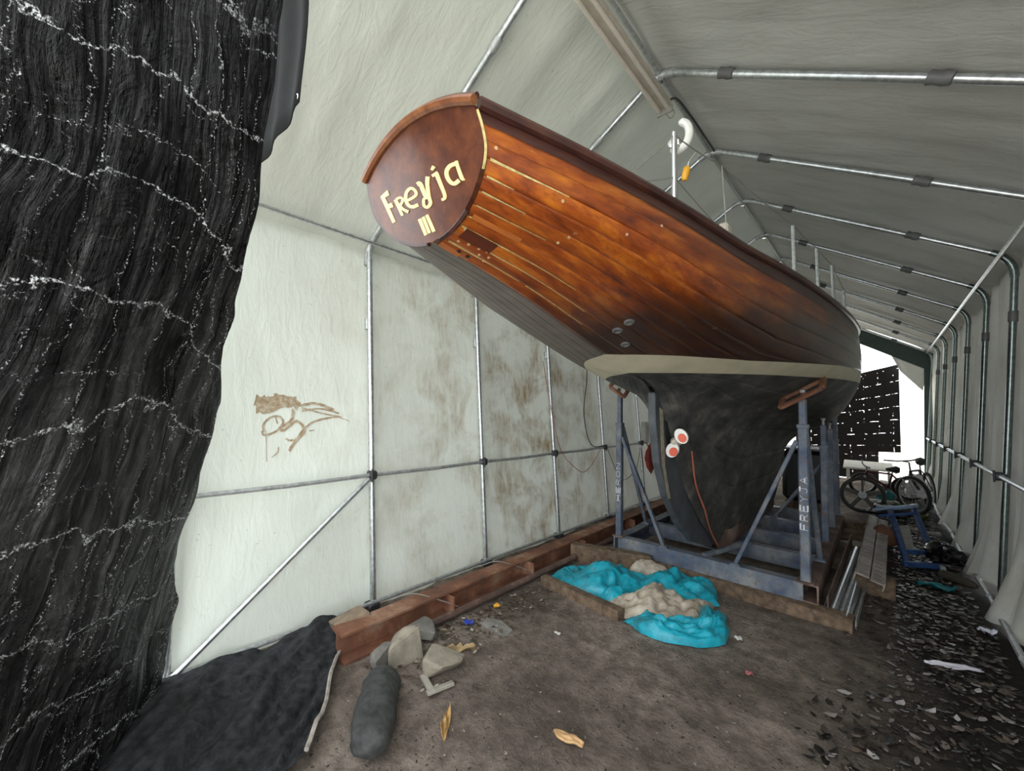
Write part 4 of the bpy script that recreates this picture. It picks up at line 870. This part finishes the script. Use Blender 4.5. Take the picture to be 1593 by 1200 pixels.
for (x,y,rz,lab) in ((-1.94,1.46,.5,'left arm of the pale broken tile pair'),(-1.86,1.49,-1.0,'right arm of the pale broken tile pair')):
    o = MB().box((x,y,.02),(.16,.035,.02),Matrix.Rotation(rz-.8,3,'Z')@Matrix.Rotation(.15,3,'X'),.15).build('tile_shard',plain('pale_tile',(.36,.33,.28),.8,0,.2),None); tag(o,lab+' below the flat concrete lump','tile')
# black sack
P = []
ax0, ax1 = Vector((-2.14,1.30,.07)), Vector((-1.70,.97,.075)); dx = (ax1-ax0).normalized(); sx = dx.cross(Vector((0,0,1)))
for i in range(31):
    u = i/30; e = max(0,1-(2*u-1)**6)**.5; row = []
    for j in range(29):
        a = 2*math.pi*(j%28)/28; r = .088*e*(1+.10*float(vnoise(u*6,math.cos(a)*2+4,math.sin(a)*2+4,7))+.05*float(vnoise(u*17,math.cos(a)*5,math.sin(a)*5,8)))
        p = ax0.lerp(ax1,u)+sx*math.cos(a)*r*1.15+Vector((0,0,max(math.sin(a)*r*.95,-.062))); row.append(p)
    P.append(row)
sk = MB().grid(np.array(P)).build('sack',plain('mottled_black_cloth',(.055,.058,.056),.8,0,.55,22,.5),None,'all'); tag(sk,'stuffed dark mottled sack lying by the edge of the ground sheet','sack')
def scrap(name, c, size, rz, mat, label, cat, amp=.02, seed=1, thick=.006):
    u = np.linspace(-.5,.5,12); U_,V_ = np.meshgrid(u,u)
    w_ = (1-.5*np.abs(U_*2)**2.5)
    X = U_*size[0]; Y = V_*size[1]*w_; Z = .02+amp*(fbm(U_*4+seed,V_*3,2,seed)+.6)
    P = np.dstack([c[0]+X*math.cos(rz)-Y*math.sin(rz),c[1]+X*math.sin(rz)+Y*math.cos(rz),gz(*c)+np.maximum(Z,.006)])
    o = MB().grid(P).build(name,mat,None,'all'); o.modifiers.new('thickness','SOLIDIFY').thickness = thick; return tag(o,label,cat)
chipm = plain('fresh_wood',(.62,.38,.18),.7,0,.25,20)
scrap('wood_chip',(-1.15,1.715),(.15,.045),.2,chipm,'pale orange wood chip on the open earth','wood chip',.008,3,.012)
scrap('leaf_scrap',(-1.65,1.36),(.17,.04),-.85,plain('dry_leaf',(.55,.33,.12),.7,0,.4,20),'curled dry yellow leaf near the black sack','leaf',.03,4,.003)
scrap('leaf_scrap',(-2.05,1.79),(.20,.02),.9,plain('dry_stalk',(.42,.3,.15),.7),'dry straw coloured stalk behind the flat concrete lump','leaf',.03,6,.004)
scrap('plastic_scrap',(-2.28,2.07),(.07,.05),.3,plain('blue_scrap',(.03,.06,.4),.4),'small crumpled dark blue plastic scrap by the rusty beam','plastic scrap',.02,7)
scrap('plastic_scrap',(-2.31,2.40),(.04,.04),.3,M['yellow'],'tiny yellow scrap beside the rusty beam','plastic scrap',.015,8)
scrap('paper_scrap',(-1.73,2.42),(.045,.02),.1,M['white'],'tiny white scrap on the earth left of the turquoise bags','paper scrap',.006,9)
scrap('paper_scrap',(-.78,3.27),(.05,.05),.1,M['white'],'tiny white scrap at the right end of the near turquoise bag','paper scrap',.01,10)
scrap('plastic_scrap',(.30,3.84),(.28,.045),.4,plain('white_film',(.78,.76,.85),.15),'shiny white plastic strip lying among the leaves','plastic scrap',.012,12)
scrap('plastic_scrap',(.54,4.6),(.09,.07),.4,plain('white_film2',(.7,.72,.8),.3),'small white scrap beside the right base rail','plastic scrap',.02,13)
scrap('plastic_scrap',(.34,5.55),(.26,.16),.3,M['teal'],'crumpled teal plastic piece in front of the blue frame','plastic scrap',.035,14)
scrap('leaf_scrap',(-.62,2.85),(.04,.03),.3,plain('pink_bit',(.4,.12,.12),.6),'tiny pink scrap in the middle of the earth floor','scrap',.008,15)
# leaf litter and crumbs: nobody could count them
def litter(name, n, area, size, mat, label, dens=None, curl=.35, seed=1):
    r_ = np.random.default_rng(seed); V = []; Fc = []
    k = 0
    while k < n:
        x = r_.uniform(area[0],area[1]); y = r_.uniform(area[2],area[3])
        if dens is not None and r_.random() > dens(x,y): continue
        s_ = size*r_.uniform(.5,1.5); a = r_.uniform(0,2*math.pi); c_,s2 = math.cos(a),math.sin(a); asp = r_.uniform(.25,.6); b = len(V); z = gz(x,y)+r_.uniform(.004,.018); cu = curl*s_*r_.uniform(-.2,1); ti = r_.uniform(-.35,.35)
        for (u_,v_,w_) in ((-1,0,.5),(-.35,asp,.1),(.45,asp*.8,.25),(1,0,1),(.45,-asp*.8,.1),(-.35,-asp,.3),(0,0,-.15)):
            V.append((x+(u_*c_-v_*s2)*s_,y+(u_*s2+v_*c_)*s_,z+max(0,cu*w_+.2*cu)+ti*v_*s_*.5))
        Fc += [(b+6,b+i,b+(i+1)%6) for i in range(6)]; k += 1
    o = MB().add(V,Fc).build(name,mat); return tag(o,label,'litter',kind='stuff')
def m_leaf(name, cols):
    t = NT(name); g = t.n('ShaderNodeNewGeometry'); t.set(.3,0,t.ramp(g.outputs['Random Per Island'],cols,'CONSTANT')); return t.m
lm_ = m_leaf('leaf_litter',[(0,(.012,.01,.008)),(.35,(.03,.023,.018)),(.6,(.065,.05,.04)),(.78,(.12,.09,.07)),(.9,(.24,.2,.18)),(.97,(.42,.39,.39))])
litter('leaf_litter',3600,(-.45,.56,1.6,9.5),.026,lm_,'dead leaves and debris strewn along the right wall',lambda x,y: np.clip((x+.30+.12*math.sin(y*3))*2.2,.02,1),.5,2)
litter('leaf_litter',500,(-2.38,-1.8,1.3,3.2),.016,m_leaf('dry_bits',[(0,(.05,.035,.025)),(.4,(.13,.09,.06)),(.75,(.26,.2,.14)),(.92,(.5,.44,.36))]),'dry leaf bits along the foot of the rusty beam',lambda x,y: np.clip((-1.95-x)*2.2,.05,1),.4,3)
litter('grit',5200,(-2.4,.5,.8,4.6),.0075,m_leaf('grit',[(0,(.04,.032,.027)),(.35,(.10,.08,.065)),(.7,(.2,.17,.14)),(.93,(.42,.38,.33))]),'fine grit and crumbs over the earth floor',None,.6,4)

# ------------------------------------------------------------------ right side: ramps, blue frame, bikes
ru = empty('loading_ramp',(-.08,4.6,0),'perforated pale metal ramp lying on top of the ribbed one','ramp','ramps right of the cradle')
ra, rb_ = Vector((-.10,4.55,.24)), Vector((-.055,7.35,.22)); d = (rb_-ra).normalized(); tilt = math.radians(-14); x = Vector((math.cos(tilt),0,math.sin(tilt))); n_ = x.cross(d).normalized()
if n_.z < 0: n_ = -n_
def rp_(u_,v_,w_=0): return ra+x*u_+d*v_+n_*w_
Lr = (rb_-ra).length
Mr = Matrix((x,d,n_)).transposed()
MB().box(rp_(-.045,Lr/2,0),(.085,Lr,.012),Mr).build('tread',M['ramp_metal'],ru); MB().box(rp_(.05,Lr/2,-.012),(.085,Lr,.012),Mr).build('tread',M['ramp_metal'],ru)
for u_ in (-.092,.096): MB().box(rp_(u_,Lr/2,-.03),(.008,Lr,.065),Mr).build('side_flange',M['ramp_metal'],ru)
sl = MB().box((0,0,0),(.05,.024,.004)).build('slot',M['black_plastic']); sl_me = sl.data; bpy.data.objects.remove(sl)
for k in range(22):
    for u_,w_ in ((-.045,.0065),(.05,-.0055)):
        o = link('slot',sl_me,None,ru); o.matrix_local = Matrix.Translation(rp_(u_,.07+k*.125,w_)-ru.location-Vector((-.08-0,4.6,0))*0) @ Mr.to_4x4()
for y in (4.9,6.9):
    o = MB().box((-.07,y,.085),(.26,.13,.17),None,.08).build('timber',M['wood_raw'],None); tag(o,('near' if y < 5 else 'far')+' wooden block holding up the perforated ramp','timber','timbers on the floor')
rl = empty('loading_ramp',(-.24,4.5,0),'galvanised ramp with two round ribs, near end on the earth','ramp','ramps right of the cradle')
la, lb_ = Vector((-.27,3.98,.03)), Vector((-.19,6.0,.06)); d2 = (lb_-la).normalized(); x2 = d2.cross(Vector((0,0,1))).normalized()
mm = MB(); 
for u_ in (-.045,.045): tubeobj('rib',[la+x2*u_+Vector((0,0,.035)),lb_+x2*u_+Vector((0,0,.035))],.030,M['galv'],rl,12)
MB().beam(la+Vector((0,0,-.002)),lb_+Vector((0,0,-.002)),.20,.012).build('base_sheet',M['galv_dull'],rl)
for u_ in (-.10,.10): MB().beam(la+x2*u_+Vector((0,0,.02)),lb_+x2*u_+Vector((0,0,.02)),.008,.06).build('side_flange',M['galv_dull'],rl)
pl_ = MB(); pl_.beam((-.335,4.02,.10),(-.285,6.2,.12),.012,.18); o = pl_.build('metal_sheet',M['rust_dark'],None); tag(o,'thin dark metal sheet standing on edge between cradle and ramps','metal sheet')
# blue tubular frame
bf = empty('blue_frame',(.2,6.4,0),'bright blue steel frame with a curved handle lying on the leaves','frame')
brp = [((.05,7.15,.42),(.17,6.02,.03)),((.28,7.25,.42),(.40,6.22,.03))]
for a,b in brp: MB().beam(a,b,.055,.05,.2).build('side_tube',M['blue_bright'],bf)
MB().tube(smoothpts([(-.08,6.9,.40),(.0,6.92,.43),(.12,6.95,.45),(.24,7.05,.47),(.30,7.25,.46)],5),.026,10).build('handle',plain('pale_blue_chrome',(.3,.42,.6),.25,.5),bf,True)
tubeobj('cross_tube',[(-.06,6.85,.34),(.28,7.02,.40)],.018,M['blue_bright'],bf)
MB().beam((.14,6.28,.10),(.40,6.45,.10),.05,.05,.2).build('cross_tube',M['blue_bright'],bf); MB().beam((.14,6.0,.035),(.42,6.18,.035),.06,.055,.2).build('cross_tube',M['blue_bright'],bf)
MB().prism([(.13,6.85,.25),(.22,6.9,.27),(.25,6.35,.05),(.19,6.3,.05)],(0,0,.006)).build('plate',plain('grey_plate',(.3,.29,.27),.6),bf)
MB().box((.43,6.12,.04),(.05,.08,.05),None,.2).build('end_block',M['galv'],bf)
o = blob('clay_pot',(-.02,6.6,.13),(.13,.16,.15),M['card'],12,.12,18,12,1.5,None,True); tag(o,'rust brown lump tucked under the blue frame beside the ramp','pot')
o = MB().tube(smoothpts([(.40,5.95,.03),(.5,5.85,.035),(.62,5.72,.03)],4),[.02]+[.04]*7+[.02],10).build('log',plain('dark_log',(.06,.05,.035),.7),None,True); tag(o,'short dark pipe lying in front of the blue frame','pipe')
o = blob('rubbish_bag',(.46,6.38,.10),(.14,.2,.12),plain('shiny_black_film',(.008,.008,.009),.12),14,.45,26,18,2.6,None,True); tag(o,'shiny crumpled black plastic bag against the right wall','bag')
o = tubeobj('stick',[(.30,6.9,.03),(.66,6.72,.035)],.016,plain('grey_stick',(.3,.29,.27),.7),None,7); tag(o,'grey stick lying against the right base rail','stick')
o = tubeobj('stick',[(.20,7.9,.03),(.55,7.78,.035)],.02,plain('grey_stick2',(.33,.31,.29),.7),None,7); tag(o,'pale stick on the floor behind the blue frame','stick')
# bicycles
def bicycle(root, loc, ang, col, lean=0., steer=.5, sc=1.):
    T = Matrix.Translation(loc)@Matrix.Rotation(ang,4,'Z')@Matrix.Rotation(lean,4,'X')@Matrix.Scale(sc,4)
    def tp_(p): return T@Vector(p)
    Rw = .32
    St = Matrix.Translation((.98,0,0))@Matrix.Rotation(steer,4,'Z')@Matrix.Translation((-.98,0,0))
    for cx, S in ((0,None),(1.0,St)):
        def q(p): return tp_((S@Vector(p)) if S else p)
        wh = MB().tube([q((cx+Rw*math.cos(a),0,Rw+.0+Rw*math.sin(a))) for a in np.linspace(0,2*math.pi,36,endpoint=False)],.026,8,True).build('wheel',M['rubber'],root,True)
        MB().tube([q((cx+.28*math.cos(a),0,Rw+.28*math.sin(a))) for a in np.linspace(0,2*math.pi,30,endpoint=False)],.011,6,True).build('rim',M['galv_dull'],wh,True)
        sp_ = MB()
        for k in range(18):
            a = 2*math.pi*k/18; sp_.tube([q((cx,0.02*(-1)**k,Rw)),q((cx+.28*math.cos(a),0,Rw+.28*math.sin(a)))],.002,4)
        sp_.build('spokes',M['wire'],wh); tubeobj('hub',[q((cx,-.05,Rw)),q((cx,.05,Rw))],.02,M['galv_dull'],wh)
    bb,seat,head,head2 = (.42,0,.28),(.30,0,.72),(.86,0,.74),(.89,0,.62)
    for a,b,r in ((bb,seat,.018),(seat,head,.018),(bb,head2,.02),(head,head2,.021)): tubeobj('frame_tube',[tp_(a),tp_(b)],r,col,root)
    for s_ in (-.05,.05):
        tubeobj('stay',[tp_((.42,s_*.6,.28)),tp_((0,s_,Rw))],.010,col,root); tubeobj('stay',[tp_((.30,s_*.5,.70)),tp_((0,s_,Rw))],.009,col,root)
        tubeobj('fork_leg',[tp_(St@Vector((.90,s_,.60))),tp_(St@Vector((1.0,s_,Rw)))],.014,M['galv_dull'],root)
    tubeobj('seat_post',[tp_(seat),tp_((.27,0,.86))],.013,M['chrome'],root)
    MB().tube([tp_((.12,0,.875)),tp_((.2,0,.88)),tp_((.32,0,.875)),tp_((.42,0,.87))],[.05,.075,.04,.02],8).build('saddle',M['rubber'],root,True)
    tubeobj('stem',[tp_(head),tp_((.86,0,.90)),tp_(St@Vector((.92,0,.92)))],.014,M['chrome'],root)
    tubeobj('handlebar',[tp_(St@Vector((.86,-.30,.95))),tp_(St@Vector((.92,-.12,.93))),tp_(St@Vector((.92,.12,.93))),tp_(St@Vector((.86,.30,.95)))],.013,M['black_fit'],root)
    MB().tube([tp_((.42,-.01,.28)),tp_((.42,.01,.28))],.09,16).build('chainring',M['galv_dull'],root,True)
    for s_ in (-1,1): tubeobj('crank',[tp_((.42,s_*.06,.28)),tp_((.42+.13*s_,s_*.08,.17 if s_ > 0 else .39)),tp_((.42+.13*s_,s_*.15,.17 if s_ > 0 else .39))],.010,M['black_fit'],root)
g_ = 'bicycles at the far end'
bA = empty('bicycle',(.48,9.4,0),'upright dark bicycle with wide handlebar against the right wall','bicycle',g_); bicycle(bA,(.62,10.25,.0),math.radians(-106),plain('dark_frame',(.03,.03,.04),.4,.3),.10,.95,.9)
bB = empty('bicycle',(.05,10.6,0),'low small bicycle standing across the bright doorway behind the others','bicycle',g_); bicycle(bB,(.36,10.9,0),math.radians(168),plain('maroon_frame',(.12,.03,.03),.4,.3),-.35,.5,.66)
# loose five-spoked wheel
wl_ = empty('cast_wheel',(-.25,8.75,0),'grey five spoked wheel standing by the end of the cradle','wheel'); wc = Vector((-.25,8.75,.29))
MB().tube([wc+Vector((.26*math.cos(a),.05*math.cos(a),.26*math.sin(a))) for a in np.linspace(0,2*math.pi,32,endpoint=False)],.03,8,True).build('tyre',plain('grey_rubber',(.06,.058,.055),.7),wl_,True)
for k in range(5):
    a = 2*math.pi*k/5+.3; MB().beam(wc,wc+Vector((.24*math.cos(a),.046*math.cos(a),.24*math.sin(a))),.03,.06,.2).build('spoke',plain('grey_cast',(.13,.12,.11),.6),wl_)
MB().lathe(wc,[(.055,-.03),(.06,0),(.055,.03)],12,'y').build('hub',M['galv_dull'],wl_,True)
# black tank behind the keel
tk = empty('plastic_tank',(-.92,8.0,.0),'big black plastic tank standing behind the keel','tank')
MB().box((-.92,8.2,.60),(.60,.62,.82),None,.12).build('tank_body',M['black_plastic'],tk,True); MB().box((-.92,8.2,1.02),(.63,.65,.035),None,.2).build('tank_rim',plain('grey_rim',(.25,.25,.26),.4),tk)
for z in (.35,.6,.85): MB().tube([(-.61,7.95,z),(-.61,8.45,z)],.045,10).build('tank_rib',M['black_plastic'],tk,True)
for dx in (-.2,.2): MB().box((-.92+dx,8.2,.10),(.12,.6,.20)).build('tank_foot',M['wood_raw'],tk)
# plants, teal cloth, bags near the bikes
def plant(c, n, h, label, mat):
    e = empty('weed_plant',(c[0],c[1],0),label,'plant','weeds on the floor'); r_ = random.Random(int(c[1]*100)); m_ = MB()
    st_ = MB()
    for k in range(n):
        a = r_.uniform(0,6.28); l_ = h*r_.uniform(.5,1); tip = Vector((c[0]+l_*.8*math.cos(a),c[1]+l_*.8*math.sin(a),l_*r_.uniform(.3,.9)+.02)); b = Vector((c[0],c[1],.0)); md = b.lerp(tip,.5)+Vector((0,0,l_*.25))
        s_ = Vector((-math.sin(a),math.cos(a),0))*l_*.16
        V = [b,md+s_,tip,md-s_,b.lerp(tip,.5)+Vector((0,0,l_*.18))]; m_.add(V,[(0,1,4),(1,2,4),(2,3,4),(3,0,4)])
        st_.tube([b,md-Vector((0,0,l_*.05))],.004,4)
    m_.build('foliage',mat,e); st_.build('stems',mat,e)
plant((.24,8.85),26,.26,'green weed growing in front of the upright bicycle',M['green']); plant((.40,8.55),18,.2,'yellowish green weed nearest the blue frame',plain('olive_leaf',(.10,.12,.02),.6,0,.4))
o = blob('cloth_bundle',(.02,9.2,.22),(.11,.10,.12),M['teal'],33,.35,16,12,2.2,None,True); tag(o,'teal cloth bundle lying between wheel and bicycle','cloth')
o = blob('rubbish_bag',(.08,8.7,.08),(.26,.2,.13),M['black_plastic'],34,.4,20,14,2.4,None,True); tag(o,'dull black bag on the floor in front of the teal cloth','bag')
o = MB().box((.0,9.0,.19),(.35,.12,.03),Matrix.Rotation(.3,3,'Z')).build('board',plain('pale_strip',(.5,.48,.45),.6),None); tag(o,'narrow pale board resting on the dull black bag','board')
wp = MB(); wp.box((-.25,12.4,.42),(.85,.5,.04),Matrix.Rotation(.25,3,'X'),.2); 
for dx in (-.35,.35):
    for dy in (-.2,.2): wp.box((-.25+dx,12.4+dy,.2),(.04,.04,.4+dy*.5))
o = wp.build('white_table',M['white'],None); tag(o,'low white table catching daylight under the far tarp','table')
o = blob('plastic_bag',(.42,9.85,.30),(.14,.12,.26),plain('white_bag',(.75,.72,.78),.35),36,.35,18,14,2.3,None,True); tag(o,'pale crumpled plastic bag behind the upright bicycle wheel','bag')
